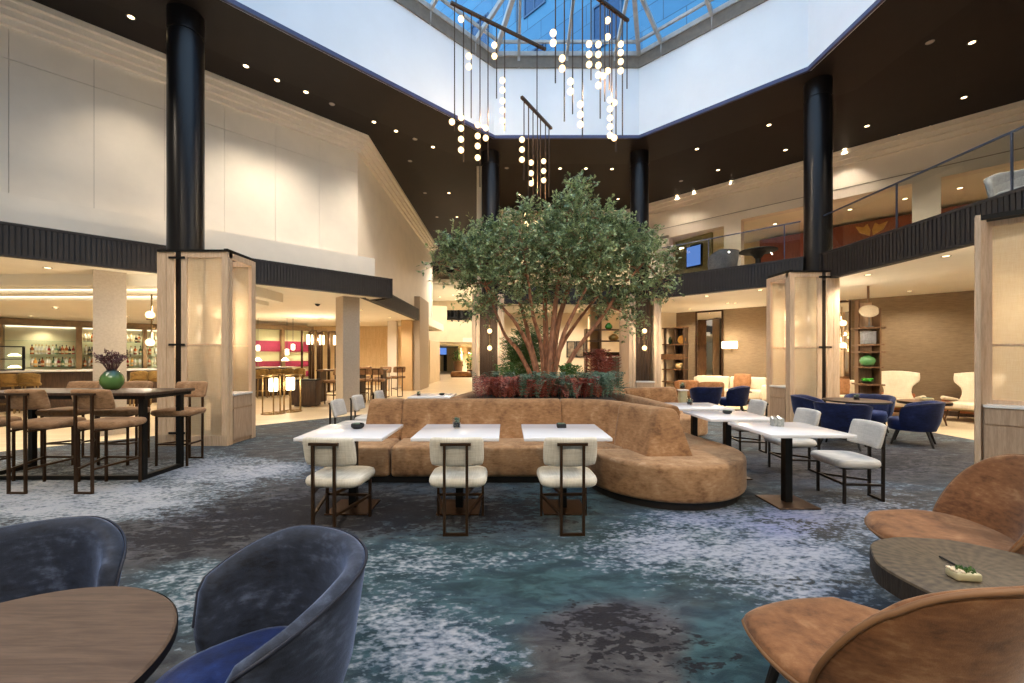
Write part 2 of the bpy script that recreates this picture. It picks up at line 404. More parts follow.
SPOTS = [  # px, py, radius x, radius y, light, dark, teal, lavender
 (110,505,190,22,.95,-.3,-.3,.12),(230,470,100,12,.6,-.1,-.1,.2),(20,480,90,20,.3,0,-.3,0),
 (230,515,110,22,-.5,.62,-.5,0),(170,545,70,18,-.3,.55,-.4,0),(190,585,45,45,.35,-.1,.3,0),
 (440,515,150,24,-.5,.58,.0,0),(350,500,60,30,-.3,.3,.1,0),(560,500,60,18,-.2,.15,.3,0),
 (430,560,110,20,.30,-.3,.3,0),(400,630,90,50,.40,-.4,.4,.1),(480,660,70,25,.35,-.3,.4,.2),
 (530,590,120,28,-.35,-.3,.6,0),(610,640,85,40,-.5,.42,-.5,0),(600,612,45,14,-.4,.5,-.3,0),(700,660,60,30,-.4,.2,.2,0),
 (720,560,140,36,.36,-.3,.2,.1),(800,580,70,40,.34,-.35,.0,.25),(790,525,40,14,.1,-.3,.0,.9),(640,540,70,22,.28,-.3,.3,.2),
 (880,515,70,25,.35,-.1,.0,.4),(830,470,110,18,-.3,.35,-.1,.1),(720,515,60,12,.3,-.2,.2,.5),
 (740,650,50,40,-.4,-.1,.6,0),(900,460,90,12,.0,.3,-.4,0)]
def carpet():
    ys = np.concatenate([np.arange(-2.0, 6, .07), np.arange(6, 13.61, .16)]); nx = 170; V = []; A = []
    for y in ys:
        xl = max(-10.4, y-14.25) if y > 3.5 else -10.4
        xr = min(8.25, 16.95-y)
        for i in range(nx):
            x = xl+(xr-xl)*i/(nx-1); V.append((x, y, .006))
            a = np.array([.36,.34,.42,.1])
            if y > .5:
                px = CX+F*x/y; py = HY+F*H/y
                for s in SPOTS:
                    d = ((px-s[0])/s[2])**2+((py-s[1])/s[3])**2
                    if d < 6: a += np.array(s[4:])*math.exp(-d)
            A.append(np.clip(a, 0, 1))
    n = len(ys); Fc = [[i*nx+j, i*nx+j+1, (i+1)*nx+j+1, (i+1)*nx+j] for i in range(n-1) for j in range(nx-1)]
    b = MB(); b.v = V; b.f = Fc
    o = obj('floor_carpet', b, carpet_mat(), smooth=0); o['kind'] = 'structure'
    at_ = o.data.attributes.new('mask', 'FLOAT_COLOR', 'POINT')
    # vertex order is kept by obj(); every vertex is unique
    at_.data.foreach_set('color', np.array(A, dtype=np.float32).ravel())
carpet()

# ------------------------------------------------------------------ main ceiling, ring soffit, light well, skylight
def offset_poly(P, d):            # offset a convex ccw polygon by d (positive outward)
    n = len(P); out = []
    for i in range(n):
        p0, p1, p2 = Vector(P[i-1]), Vector(P[i]), Vector(P[(i+1) % n])
        e1 = (p1-p0).normalized(); e2 = (p2-p1).normalized()
        n1 = Vector((e1.y,-e1.x)); n2 = Vector((e2.y,-e2.x)); bis = (n1+n2).normalized()
        out.append(tuple(p1+bis*(d/bis.dot(n1))))
    return out
WELL = [(3.56,11.2),(-.33,11.2),(-6.2,5.33),(-6.2,1.2),(-3.6,-1.4),(3.6,-1.4),(6.2,1.2),(6.2,8.56)]
ZR, ZC = 7.40, 7.45
def ring(mb, A, B, z0, z1):       # solid between inner polygon A and outer polygon B
    n = len(A)
    vs = [(*p, z0) for p in A]+[(*p, z0) for p in B]+[(*p, z1) for p in A]+[(*p, z1) for p in B]; fs = []
    for i in range(n):
        j = (i+1) % n
        fs += [[i,j,n+j,n+i],[2*n+i,3*n+i,3*n+j,2*n+j],[i,2*n+i,2*n+j,j],[n+i,n+j,3*n+j,3*n+i]]
    mb.add(vs, fs)
RING = offset_poly(WELL, 1.55)
m = MB(); ring(m, offset_poly(WELL,.1), RING, ZR, ZR+.3); struct('ceiling_ring', m, M['ring_ceiling'], smooth=0)
OUT = [(14,40),(-8,40),(-30,14),(-30,-2),(-14,-14),(14,-14),(30,-2),(30,14)]
m = MB(); ring(m, RING, OUT, ZC, ZC+.3); struct('ceiling', m, M['dark_ceiling'], smooth=0)
m = MB(); ring(m, WELL, offset_poly(WELL,.06), ZR-.02, ZR+.06); struct('trim_1', m, M['ring_edge'], smooth=0)
ZF = 9.27
m = MB(); ring(m, offset_poly(WELL,.02), offset_poly(WELL,.22), ZR+.004, ZF); struct('wall_well', m, M['well_white'], smooth=0)
m = MB(); ring(m, offset_poly(WELL,-.02), offset_poly(WELL,.3), ZF, ZF+.34); struct('wall_kerb', m, M['frame_taupe'], smooth=0)
# skylight: hipped glazed roof with bars
SL = .48
sky = thing('skylight', 'large octagonal glazed skylight with pale frame bars above the white light well', 'skylight', (0,0,0)); sky['kind'] = 'structure'
ZG = ZF+.36
inner = offset_poly(WELL, -3.4)
g = MB(); n = len(WELL)
for i in range(n):
    j = (i+1) % n
    g.add([(*WELL[i],ZG+.05),(*WELL[j],ZG+.05),(*inner[j],ZG+.05+3.4*SL),(*inner[i],ZG+.05+3.4*SL)], [[0,1,2,3]])
g.add([(*p, ZG+.05+3.4*SL) for p in inner], [list(range(n))])
obj('glass_panes', g, M['sky_glass'], sky, smooth=0)
b = MB()
for i in range(n):
    j = (i+1) % n; p, q = Vector((*WELL[i],ZG)), Vector((*WELL[j],ZG)); pi, qi = Vector((*inner[i],ZG+3.4*SL)), Vector((*inner[j],ZG+3.4*SL))
    b.bar(p, q, .1, .12); b.bar(p, pi, .1, .14); b.bar(pi, qi, .08, .1)
    e = (q-p); L = e.length; e.normalize(); inn = Vector((-e.y, e.x, 0)); inn = inn if inn.dot(Vector((0,4,0))-p) > 0 else -inn
    k = max(3, round(L/1.3))
    for s in range(k):
        d = L*(s+.5)/k; a = p+e*d
        reach = min(3.4, d/math.tan(R(22.5))/1.0 if d < L/2 else (L-d)/math.tan(R(22.5)))
        reach = min(3.4, reach)
        top = a+inn*reach+Vector((0,0,reach*SL))
        b.bar(a, top, .07, .12)
        b.bar(a+Vector((0,0,-.36))-inn*.03, a, .07, .07)
    for rr in (.28, 1.55):      # purlins parallel to the kerb
        w = rr*math.tan(R(22.5)); b.bar(p+e*w+inn*rr+Vector((0,0,rr*SL)), q-e*w+inn*rr+Vector((0,0,rr*SL)), .05, .07)
obj('glazing_bars', b, M['frame_grey'], sky, smooth=0)

# tower seen through the skylight
def frame45(x, y): return Matrix.Translation((x, y, 0)) @ Matrix.Rotation(R(-45), 4, 'Z')   # local +x runs (1,-1)
def frame45b(x, y): return Matrix.Translation((x, y, 0)) @ Matrix.Rotation(R(45), 4, 'Z')   # local +x runs (1,1)
tw = thing('tower_facade', 'stone clad tower block standing above the skylight', 'building', (15, 15, 0), R(-45)); tw['kind'] = 'structure'
m = MB(); m.box(-34,0,9.0, 22,.6,46); obj('cladding', m, M['tower'], tw, smooth=0)
for ix in range(7):
    for iz in range(6):
        x = -25.0+ix*5.6; z = 14.6+iz*5.2
        w = MB(); w.box(x,-.04,z, x+1.7,.05,z+2.4); wo = obj('window', w, M['facade_window'], tw, smooth=0)
        w = MB(); w.box(x-.12,-.1,z-.12, x+1.82,-.02,z); w.box(x-.12,-.1,z+2.4, x+1.82,-.02,z+2.52); w.box(x-.12,-.1,z, x,-.02,z+2.4); w.box(x+1.7,-.1,z, x+1.82,-.02,z+2.4); w.box(x+.8,-.08,z, x+.88,-.02,z+2.4)
        obj('window_frame', w, M['tower_frame'], wo, smooth=0)

# ------------------------------------------------------------------ columns
def column(x, y, r, name):
    m = MB(); m.lathe([(r,0.012),(r,ZR-.42),(r*.94,ZR-.42),(r*.94,ZR-.36),(r,ZR-.36),(r,ZR+.02)], 40, c=(x,y,0)); struct(name, m, M['column'])
column(-5.57,7.2,.265,'column_1'); column(6.72,8.97,.255,'column_2'); column(-.48,12.1,.26,'column_3'); column(3.86,12.1,.26,'column_4')

# ------------------------------------------------------------------ upper left wall: panels, cornice, parapet
def wall_panels(name, Mx, L, z0, z1, zj, step, mat, first=0):
    m = MB(); x = 0
    while x < L:
        x1 = min(x+step, L)
        m.box(x+.003, 0, z0, x1-.003, .05, zj-.004, Mx); m.box(x+.003, 0, zj+.004, x1-.003, .05, z1, Mx); x = x1
    o = struct(name, m, mat, smooth=0)
    m = MB(); m.box(0,.04,z0, L,.25,z1, Mx); obj('backing', m, M['groove'], o, smooth=0); return o
def cornice(name, Mx, x0, x1, zt, mat, w=.34, steps=4, h=.42, s0=0, s1=0):
    m = MB()
    for k in range(steps):
        d = w*(k+1)/steps; z = zt-h*(steps-k)/steps; z2 = zt-h*(steps-k-1)/steps
        m.box(x0-s0*d, -d, z, x1+s1*d, .05, z2, Mx)
    return struct(name, m, mat, smooth=0)
KX, KY = -4.08, 11.33
Mx = frame45b(KX, KY) @ Matrix.Rotation(PI, 4, 'Z')        # local +x runs away from the corner towards the camera's left
Mx = Matrix.Translation((KX,KY,0)) @ Matrix.Rotation(R(225), 4, 'Z') @ Matrix.Scale(-1, 4, (0,1,0))   # -y faces the atrium
wall_panels('wall_left', Mx, 17, 3.5, ZC, 6.5, 1.02, M['white_wall'])
cornice('trim_2', Mx, 0, 17, ZC, M['white_wall'], s0=.41)
Mx2 = Matrix.Translation((KX,KY,0)) @ Matrix.Rotation(R(90), 4, 'Z')   # +x runs away along Y, -y faces +X
wall_panels('wall_left_far', Mx2, 11.2, 3.5, ZC, 6.5, 3.6, M['white_wall'])
cornice('trim_3', Mx2, 0, 11.2, ZC, M['white_wall'], s0=.41)
m = MB(); m.box(KX-6, 22.4, 3.0, KX+.02, 22.6, ZC); struct('wall_left_end', m, M['white_wall'], smooth=0)
# parapet upstand above the ribbed band
Mf = Matrix.Translation((-3.18,11.42,0)) @ Matrix.Rotation(R(225), 4, 'Z') @ Matrix.Scale(-1, 4, (0,1,0))
m = MB(); m.box(.42,.14,3.55, 16,.75,4.13, Mf); struct('wall_parapet', m, M['white_wall'], smooth=0)

# ------------------------------------------------------------------ ribbed bands (fascias)
def ribbed(name, Mx, L, z0, z1, pitch=.066, ends=True):
    m = MB(); x = .04
    while x < L-.03:
        m.box(x, -.014, z0+.04, x+pitch*.72, .0, z1-.04, Mx); x += pitch
    m.box(0,-.024,z0, L,.02,z0+.04, Mx); m.box(0,-.024,z1-.04, L,.02,z1, Mx)
    if ends: m.box(-.012,-.045,z0, .03,.3,z1, Mx); m.box(L-.03,-.045,z0, L+.012,.3,z1, Mx)
    o = struct(name, m, M['rib'], smooth=0)
    m = MB(); m.box(0,0,z0, L,.12,z1, Mx); obj('backing_panel', m, M['rib_back'], o, smooth=0); return o
ribbed('trim_4', Mf, 15.5, 3.08, 3.62)
m = MB(); m.box(-.012,.0,3.08, .03,.85,3.62, Mf); struct('trim_5', m, M['rib'], smooth=0)
Mf2 = Matrix.Translation((-3.89,11.3,0)) @ Matrix.Rotation(R(90), 4, 'Z')
ribbed('trim_6', Mf2, 7.1, 3.08, 3.58)
SEG = 15.47
a = Vector((3.96, 11.51)); bq = Vector((6.44, 9.03))
MfR = Matrix.Translation((3.9,11.57,0)) @ Matrix.Rotation(R(-45), 4, 'Z')
ribbed('trim_7', MfR, (bq-Vector((3.9,11.57))).length, 3.08, 3.65)
MfR2 = Matrix.Translation((6.62,8.72,0)) @ Matrix.Rotation(R(-90), 4, 'Z')
ribbed('trim_8', MfR2, 11.5, 3.08, 3.65)
MfB = Matrix.Translation((-.6,12.55,0))
ribbed('trim_9', MfB, 4.9, 3.08, 3.65)

# ------------------------------------------------------------------ low ceilings (undersides of the upper floors)
m = MB(); m.prism([(-3.37,11.36),(-3.98,11.75),(-3.98,26),(-30,26),(-30,-4),(-18.73,-4)][::-1], 3.085, 3.5); struct('ceiling_left', m, M['soffit'], smooth=0)
m = MB(); m.prism([(3.98,11.62),(6.50,9.10),(6.72,8.72),(6.72,-4),(30,-4),(30,30),(-.5,30),(-.5,12.62),(3.98,12.62)][::-1], 3.085, 3.55); struct('ceiling_right', m, M['soffit'], smooth=0)
m = MB()
for k, z in enumerate((2.86, 2.76, 2.66)):
    d = .3*k
    m.prism([(-5.72-d,8.1+d),(-5.72-d,10.6-d*.4),(-12-d,16.9-d*.4),(-28,16.9-d),(-28,8.1+d)][::-1], z, 3.09-.001*k)
struct('ceiling_steps', m, M['soffit'], smooth=0)
m = MB(); m.prism([(-3.96,19.4),(-3.96,26),(-30,26),(-30,2)][::-1], 2.95, 3.09)
# pillars under the left band
def pillar(x, y, s, z1, rz, mat, name):
    m = MB(); m.box(-s/2,-s/2,0, s/2,s/2,z1, Matrix.Translation((x,y,0)) @ Matrix.Rotation(rz, 4, 'Z')); struct(name, m, mat, smooth=0)
pillar(-7.63,7.97,.46,3.09,R(45),M['pillar'],'pillar_1'); pillar(-4.33,11.28,.46,3.09,R(45),M['pillar'],'pillar_2')
m = MB(); m.box(-4.12,18.25,0, -3.83,20.3,4.14); struct('pillar_3', m, M['pillar'], smooth=0)
m = MB(); m.box(-4.62,18.1,0, -4.14,18.6,3.09); struct('pillar_4', m, M['pillar_warm'], smooth=0)
m = MB(); m.box(-5.35,18.6,0, -4.95,18.9,3.09); struct('pillar_5', m, M['white_wall'], smooth=0)

# ------------------------------------------------------------------ far walls of the left zone
m = MB(); m.box(0,0,0, 30,.2,3.1, Matrix.Translation((-9.8,20.2,0)) @ Matrix.Rotation(R(225), 4, 'Z')); struct('wall_bar', m, M['cream_wall'], smooth=0)
m = MB(); m.box(-10.2,21.8,0, -5.3,22.0,3.1)
for k in range(9): m.box(-10.0,21.77,.15+k*.33, -5.3,21.8,.44+k*.33)
struct('wall_wood', m, M['blond_wood'], smooth=0)

# ------------------------------------------------------------------ corridor to the lobby
m = MB(); m.box(-14,44,0, 3,44.2,3.2); struct('wall_back', m, M['cream_wall'], smooth=0)
m = MB(); m.box(-1.0,15.0,0, -.8,44,3.2); struct('wall_corridor_right', m, M['cream_wall'], smooth=0)
m = MB(); m.box(-4.4,22.6,0, -4.2,26,2.4); m.box(-4.2,36,0, -4.0,44,2.5); struct('wall_corridor_left', m, M['cream_wall'], smooth=0)
def arc_band(name, cx, cy, r, a0, a1, z0, z1, th, mat, n=28):
    m = MB(); P = []
    for i in range(n+1):
        a = R(a0+(a1-a0)*i/n); c, s = math.cos(a), math.sin(a)
        P.append([(cx+r*c,cy+r*s,z0),(cx+r*c,cy+r*s,z1),(cx+(r+th)*c,cy+(r+th)*s,z1),(cx+(r+th)*c,cy+(r+th)*s,z0)])
    m.grid(P, cv=True); m.add([p for p in P[0]], [[0,1,2,3]]); m.add([p for p in P[-1]], [[3,2,1,0]])
    return struct(name, m, mat, smooth=40)
arc_band('wall_balcony', 0, 17, 11.0, 70, 111, 2.45, 3.8, .25, M['cream_wall']); arc_band('wall_balcony_high', 0, 17, 11.0, 111, 140, 2.45, 4.8, .25, M['cream_wall'])
arc_band('wall_upper_band', 0, 17, 13.0, 62, 140, 6.6, 7.46, .25, M['cream_wall'])
m = MB(); m.prism([(-12,27.6),(-12,44),(3,44),(3,27.6)][::-1], 2.45, 2.75); struct('ceiling_lobby', m, M['soffit'], smooth=0)
m = MB(); m.prism([(-14,28.5),(-14,44),(6,44),(6,28.5)][::-1], 6.6, 6.8); struct('ceiling_upper_lobby', m, M['soffit'], smooth=0)
m = MB(); m.box(-14,38,2.75, 6,38.2,6.6); struct('wall_upper_lobby', m, M['cream_wall'], smooth=0)

# ------------------------------------------------------------------ back zone behind the tree
m = MB(); m.box(-.8,15.2,0, 6.2,15.4,3.1); struct('wall_behind_tree', m, M['cream_wall'], smooth=0)
m = MB(); m.box(-.95,16.9,3.55, 5.3,17.1,ZC+.02); struct('wall_upper_back', m, M['cream_wall'], smooth=0)
m = MB(); m.box(-.95,13.0,3.3, -.75,17,ZC+.02); struct('wall_upper_side', m, M['cream_wall'], smooth=0)

# ------------------------------------------------------------------ right: ground floor wall with mirrors, upper wall with openings
MR = Matrix.Translation((5.6,15.8,0)) @ Matrix.Rotation(R(-45), 4, 'Z')
def wx(px, c, o=(5.6,15.8)):           # distance along a 45 degree wall from its origin, for a viewing column px
    p = dr(px, c); return (Vector(p)-Vector(o)).length
m = MB(); m.box(-.6,0,0, 22,.2,3.1, MR); struct('wall_right', m, M['grasscloth'], smooth=0)
m = MB(); m.box(-.6,-.03,0, 22,.0,.12, MR); struct('baseboard_right', m, M['dark_walnut'], smooth=0)
for nm, p0, p1 in (('first',697.5,722),('second',838.5,849)):
    x0, x1 = wx(p0,21.4), wx(p1,21.4)
    t = thing('wall_mirror', 'tall bronze framed mirror on the brown wall '+('beside the shelving unit' if nm == 'first' else 'behind the slatted shelf tower'), 'mirror', (5.6,15.8,0), R(-45))
    mm = MB(); mm.box(x0,-.035,.1, x1,-.004,3.02); obj('mirror_glass', mm, M['mirror'], t, smooth=0)
    mm = MB(); mm.box(x0-.05,-.06,.06, x0,-.002,3.06); mm.box(x1,-.06,.06, x1+.05,-.002,3.06); mm.box(x0-.05,-.06,3.02, x1+.05,-.002,3.07); mm.box(x0-.05,-.06,.04, x1+.05,-.002,.1); obj('mirror_frame', mm, M['bronze'], t, smooth=0)
OU = (5.0,17.1)
MU = Matrix.Translation((*OU,0)) @ Matrix.Rotation(R(-45), 4, 'Z')
def wu(px, c=22.1): return (Vector(dr(px,c))-Vector(OU)).length
ops = [(wu(669),wu(724),6.05),(wu(741),wu(912),6.15),(wu(941),wu(1060),6.15)]
m = MB(); x = -.3
for a0, a1, zt in ops:
    m.box(x,0,3.5, a0,.35,zt, MU); x = a1
m.box(x,0,3.5, 24,.35,6.15, MU)
xs = [-.3]+[o for a0,a1,zt in ops for o in (a0,a1)]+[24]
m.box(-.3,0,6.15, 24,.35,ZC, MU); m.box(ops[0][0],0,6.05, ops[0][1],.35,6.16, MU)
struct('wall_upper_right', m, M['white_wall'], smooth=0)
cornice('trim_10', MU, -.3, 24, ZC, M['white_wall'], w=.3, steps=3, h=.36)
m = MB(); m.box(-.3,-.012,6.42, 24,.0,6.44, MU); struct('trim_11', m, M['groove'], smooth=0)
m = MB(); m.box(-1,3.6,3.5, 26,3.8,6.3, MU); struct('wall_upper_inner', m, M['cream_wall'], smooth=0)
m = MB(); m.box(wu(741)-.2,3.1,3.55, wu(900)+1.6,3.3,6.1, MU); struct('wall_red_panel', m, M['red_wood'], smooth=0)
m = MB(); m.box(-1,.3,6.2, 26,3.9,6.35, MU); struct('ceiling_upper_inner', m, M['soffit'], smooth=0)
m = MB(); m.prism([(-.5,12.7),(-.5,17.2),(5,17.2),(7.8,20),(30,4),(30,-4),(6.75,-4),(6.75,8.7),(6.4,9.25),(4.0,11.65),(4.0,12.7)], 3.552, 3.57); struct('floor_upper', m, plain('upper_carpet', lin(120,104,86), .9), smooth=0)
m = MB(); m.box(-30,-9.2,0, 30,-9,7.8); struct('wall_rear', m, M['cream_wall'], smooth=0)
m = MB(); m.box(-26.2,-9,0, -26,46,7.8); struct('wall_side_left', m, M['cream_wall'], smooth=0)
m = MB(); m.box(26,-9,0, 26.2,46,7.8); struct('wall_side_right', m, M['cream_wall'], smooth=0)
m = MB(); m.box(-26,46,0, 26,46.2,7.8); struct('wall_far', m, M['cream_wall'], smooth=0)

# ------------------------------------------------------------------ chairs
def chair_proto(name, label, cat, seat_z, back_z0, back_z1, fab, metal, foot_z, seat_th=.085, sw=.5, sd=.46):
    t = thing(name, label, cat)
    m = MB(); P = []
    for i in range(36):                       # rounded outline, rear edge fuller than the front
        a = 2*PI*i/36; c, s = math.cos(a), math.sin(a)
        e = .42
        P.append((sw/2*math.copysign(abs(c)**e, c), .02+sd/2*math.copysign(abs(s)**e, s)))
    rings = []
    for k, (z, q) in enumerate([(0,.90),(.012,.965),(.035,1.0),(seat_th*.6,1.0),(seat_th*.86,.97),(seat_th*.97,.9),(seat_th,.6)]):
        rings.append([(x*q, .02+(y-.02)*q, seat_z-seat_th+z) for x, y in P])
    m.loops(rings); obj('seat', m, fab, t, 50)
    bw = .225; bt = .06
    def fn(u, v):
        a = u*.52; r = .46
        x = r*math.sin(a)*bw/(r*math.sin(.52)); y = -.235+r*(1-math.cos(a))*.9
        return (x*(1-.07*u*u*v**4), y-.03*v, (back_z0+back_z1)/2+(back_z1-back_z0)/2*v*(1-.07*v*v*u**4)), (-math.sin(a), math.cos(a), .05)
    m = MB(); m.pad(fn, bt, 22, 12, 7); obj('backrest', m, fab, t, 60)
    zt = back_z1-.045; yb = -.285; w = .022
    for s in (-1, 1):
        m = MB(); m.bar((s*.092,yb,w), (s*.092,yb-.005,zt), w); obj('back_post', m, metal, t, 0)
    m = MB(); m.bar((-.125,yb-.006,zt-.006), (.125,yb-.006,zt-.006), w*1.05); obj('top_rail', m, metal, t, 0)
    m = MB(); m.bar((-.103,yb,w/2), (.103,yb,w/2), w); obj('foot_bar', m, metal, t, 0)
    for s in (-1, 1):
        m = MB(); m.bar((s*.205,.15,0), (s*.205,.15,seat_z-seat_th+.006), w); obj('leg', m, metal, t, 0)
    m = MB(); m.bar((-.205,.15,foot_z+.03), (.205,.15,foot_z+.03), w); obj('cross_stretcher', m, metal, t, 0)
    for s in (-1, 1):
        m = MB(); m.bar((s*.092,yb+.01,foot_z), (s*.205,.15,foot_z+.03), w); obj('stretcher', m, metal, t, 0)
        m = MB(); m.bar((s*.092,yb+.01,seat_z-seat_th-.008), (s*.205,.15,seat_z-seat_th-.008), w); obj('seat_rail', m, metal, t, 0)
    m = MB(); m.bar((-.205,.15,seat_z-seat_th-.008), (.205,.15,seat_z-seat_th-.008), w); obj('seat_rail', m, metal, t, 0)
    return t
GF = 'cream dining chairs along the front of the banquette'
dc = chair_proto('dining_chair', 'cream dining chair at the left white table in front of the long sofa', 'chair', .445, .545, .80, M['linen'], M['bronze'], .165)
dc.location = (-1.475, 3.68, .007); dc.rotation_euler[2] = R(-5); dc['group'] = GF
dup(dc, (-.425,3.68,.007), R(1), 'cream dining chair at the middle white table in front of the long sofa', GF)
dup(dc, (.525,3.68,.007), R(2), 'cream dining chair at the right white table beside the rounded sofa end', GF)
GR = 'pale dining chairs on the right of the curved sofa'
dg = chair_proto('dining_chair', 'pale dining chair at the white table nearest the caramel lounge chairs', 'chair', .445, .545, .80, M['linen_grey'], M['dark_bronze'], .165)
dg.location = (3.53,4.32,.007); dg.rotation_euler[2] = R(84); dg['group'] = GR
dup(dg, (3.62,5.30,.007), R(86), 'pale dining chair beside the curved sofa, second from the front of its row', GR)
dup(dg, (3.66,6.42,.007), R(86), 'pale dining chair beside the curved sofa, farthest back of its row', GR)
GW = 'pale dining chairs behind the long sofa on the left'
for (x, y, l) in ((-2.42,6.45,'pale grey dining chair behind the left end of the sofa, nearest of three'),(-2.38,7.2,'pale grey dining chair in the middle of the three behind the sofa end'),(-2.3,8.15,'pale grey dining chair farthest of the three behind the sofa, by the small white table')):
    dup(dg, (x,y,.007), R(-90), l, GW)
GS = 'brown suede counter stools at the high table'
st = chair_proto('counter_stool', 'brown suede counter stool on the near side of the high table, nearest its corner', 'stool', .755, .89, 1.115, M['tan_stool'], M['bronze'], .26, .08, .52, .46)
st.location = (-4.51,4.72,.007); st['group'] = GS; st.rotation_euler[2] = R(-2)
dup(st, (-5.23,4.72,.007), R(-1), 'brown suede stool on the near side of the high table, second from its corner', GS)
dup(st, (-6.02,4.74,.007), R(1), 'brown suede counter stool at the photo edge on the near side of the high table', GS)
dup(st, (-4.50,5.72,.007), R(180), 'brown suede stool on the far side of the high table, by the oak screen', GS)
dup(st, (-5.32,5.76,.007), R(178), 'brown suede stool on the far side of the high table, behind the green vase', GS)
dup(st, (-6.08,5.76,.007), R(181), 'brown suede stool on the far side of the high table, left of the vase', GS)
# distant stools at the high tables beyond the pillars
GD = 'brown high stools at the far bar tables'
spots = [(-5.42,12.95,150),(-4.75,13.6,20),(-4.25,13.55,10),(-5.2,14.9,200),(-4.45,14.9,170),(-4.1,15.6,30),(-5.4,15.6,100)]
lab = ['beside the dark cabinet and left of the square pillar','nearest right of the square pillar','in front of the far high table, second right of the pillar','behind the far high table, nearer the pillar','behind the far high table, nearer the tan pillar','at the end of the far tables by the tan pillar','behind the pillar edge at the far tables']
for (x, y, a), l in zip(spots, lab): dup(st, (x,y,.003), R(a), 'brown wooden high stool '+l, GD)
for (x, y, l) in ((-4.6,14.25,'dark wooden high table among the far brown stools right of the square pillar'),(-5.75,13.75,'dark wooden high table beside the far stool left of the square pillar')):
    t = thing('high_table', l, 'table', (x,y,.002)); m = MB(); m.rbox(0,0,1.03, .9,.6,.05,.012); obj('tabletop', m, M['walnut'], t)
    for s in (-1,1):
        m = MB(); m.box(s*.36-.03,-.24,0, s*.36+.03,.24,1.005); m2 = obj('trestle', m, M['dark_walnut'], t, 0)

# high table
t = thing('high_table', 'long high wooden table on a black steel frame under the green vase', 'table', (-5.33,5.24,.007))
m = MB(); m.rbox(0,0,1.025, 2.2,.78,.035,.006); obj('tabletop', m, M['dark_walnut'], t)
m = MB(); m.box(-1.07,-.36,.965, 1.07,.36,1.008); obj('apron', m, M['black_metal'], t, 0)
for sx in (-1,1):
    for sy in (-1,1):
        m = MB(); m.box(sx*.98-.03,sy*.28-.03,.05, sx*.98+.03,sy*.28+.03,.965); obj('leg', m, M['black_metal'], t, 0)
    m = MB(); m.box(sx*.98-.03,-.31,0, sx*.98+.03,.31,.05); obj('foot_rail', m, M['black_metal'], t, 0)
m = MB(); m.box(-.95,-.31,0.004, .95,-.255,.05); obj('foot_rail', m, M['black_metal'], t, 0)
# vase and twigs
t = thing('vase', 'round green glass vase with dark red twigs on the high table', 'vase', (-5.12,5.38,1.044)); t.scale = (.86,.86,1.0)
m = MB(); m.lathe([(.06,0),(.10,.02),(.14,.08),(.146,.13),(.128,.19),(.085,.24),(.055,.255),(.055,.262),(.045,.26),(.045,.20)], 32); obj('vase_body', m, M['green_glass'], t, 60)
m = MB(); rr = random.Random(3)
for k in range(46):
    a = rr.uniform(0, 2*PI); sp = rr.uniform(.06,.23); h = rr.uniform(.14,.27)*(1.15-sp)
    p0 = Vector((.02*math.cos(a),.02*math.sin(a),.20)); p2 = Vector((sp*math.cos(a),sp*math.sin(a),.24+h)); p1 = (p0+p2)/2+Vector((0,0,.05))
    m.tube([p0,p1,p2], [.004,.003,.002], 4)
    for q in range(10):
        f = .45+.55*q/9; c = p0.lerp(p1, min(1,f*2)) if f < .5 else p1.lerp(p2, (f-.5)*2)
        d = Vector((rr.uniform(-1,1),rr.uniform(-1,1),rr.uniform(-.2,1))).normalized()*.04; s = d.orthogonal().normalized()*.007
        m.add([c,c+d*.5+s,c+d,c+d*.5-s], [[0,1,2,3]])
obj('twigs', m, M['twig_red'], t, 0)

# ------------------------------------------------------------------ white square tables
def white_table(x, y, label, group, base=None):
    t = thing('cafe_table', label, 'table', (x,y,.007), 0, group)
    m = MB(); m.rbox(0,0,.735, .78,.76,.03,.004,2); obj('tabletop', m, M['marble'], t)
    m = MB(); m.box(-.035,-.035,.012, .035,.035,.72); m.box(-.2,-.2,.705, .2,.2,.72); obj('pedestal', m, M['black_metal'], t, 0)
    m = MB(); m.rbox(0,0,.007, .40,.40,.014,.003,1); obj('base_plate', m, M['copper_plate'], t)
    return t
G1 = 'white square tables at the banquette'
t1 = white_table(-1.49,4.03,'white square table in front of the left end of the long sofa', G1)
dup(t1, (-.46,4.03,.007), 0, 'white square table before the middle of the long sofa, with a small cactus jar', G1)
dup(t1, (.54,4.03,.007), 0, 'white square table beside the rounded sofa end, with a low dark square dish', G1)
dup(t1, (2.81,4.17,.007), 0, 'white square table nearest the viewer on the right, with a cut glass tealight', G1)
dup(t1, (2.72,5.13,.007), 0, 'white square table on the right side with a small dark bowl on it', G1)
dup(t1, (2.76,6.12,.007), 0, 'white square table on the right behind the sofa end, with a small plant glass', G1)
dup(t1, (-1.38,7.76,.007), 0, 'white square table behind the long sofa seen over its back', G1)
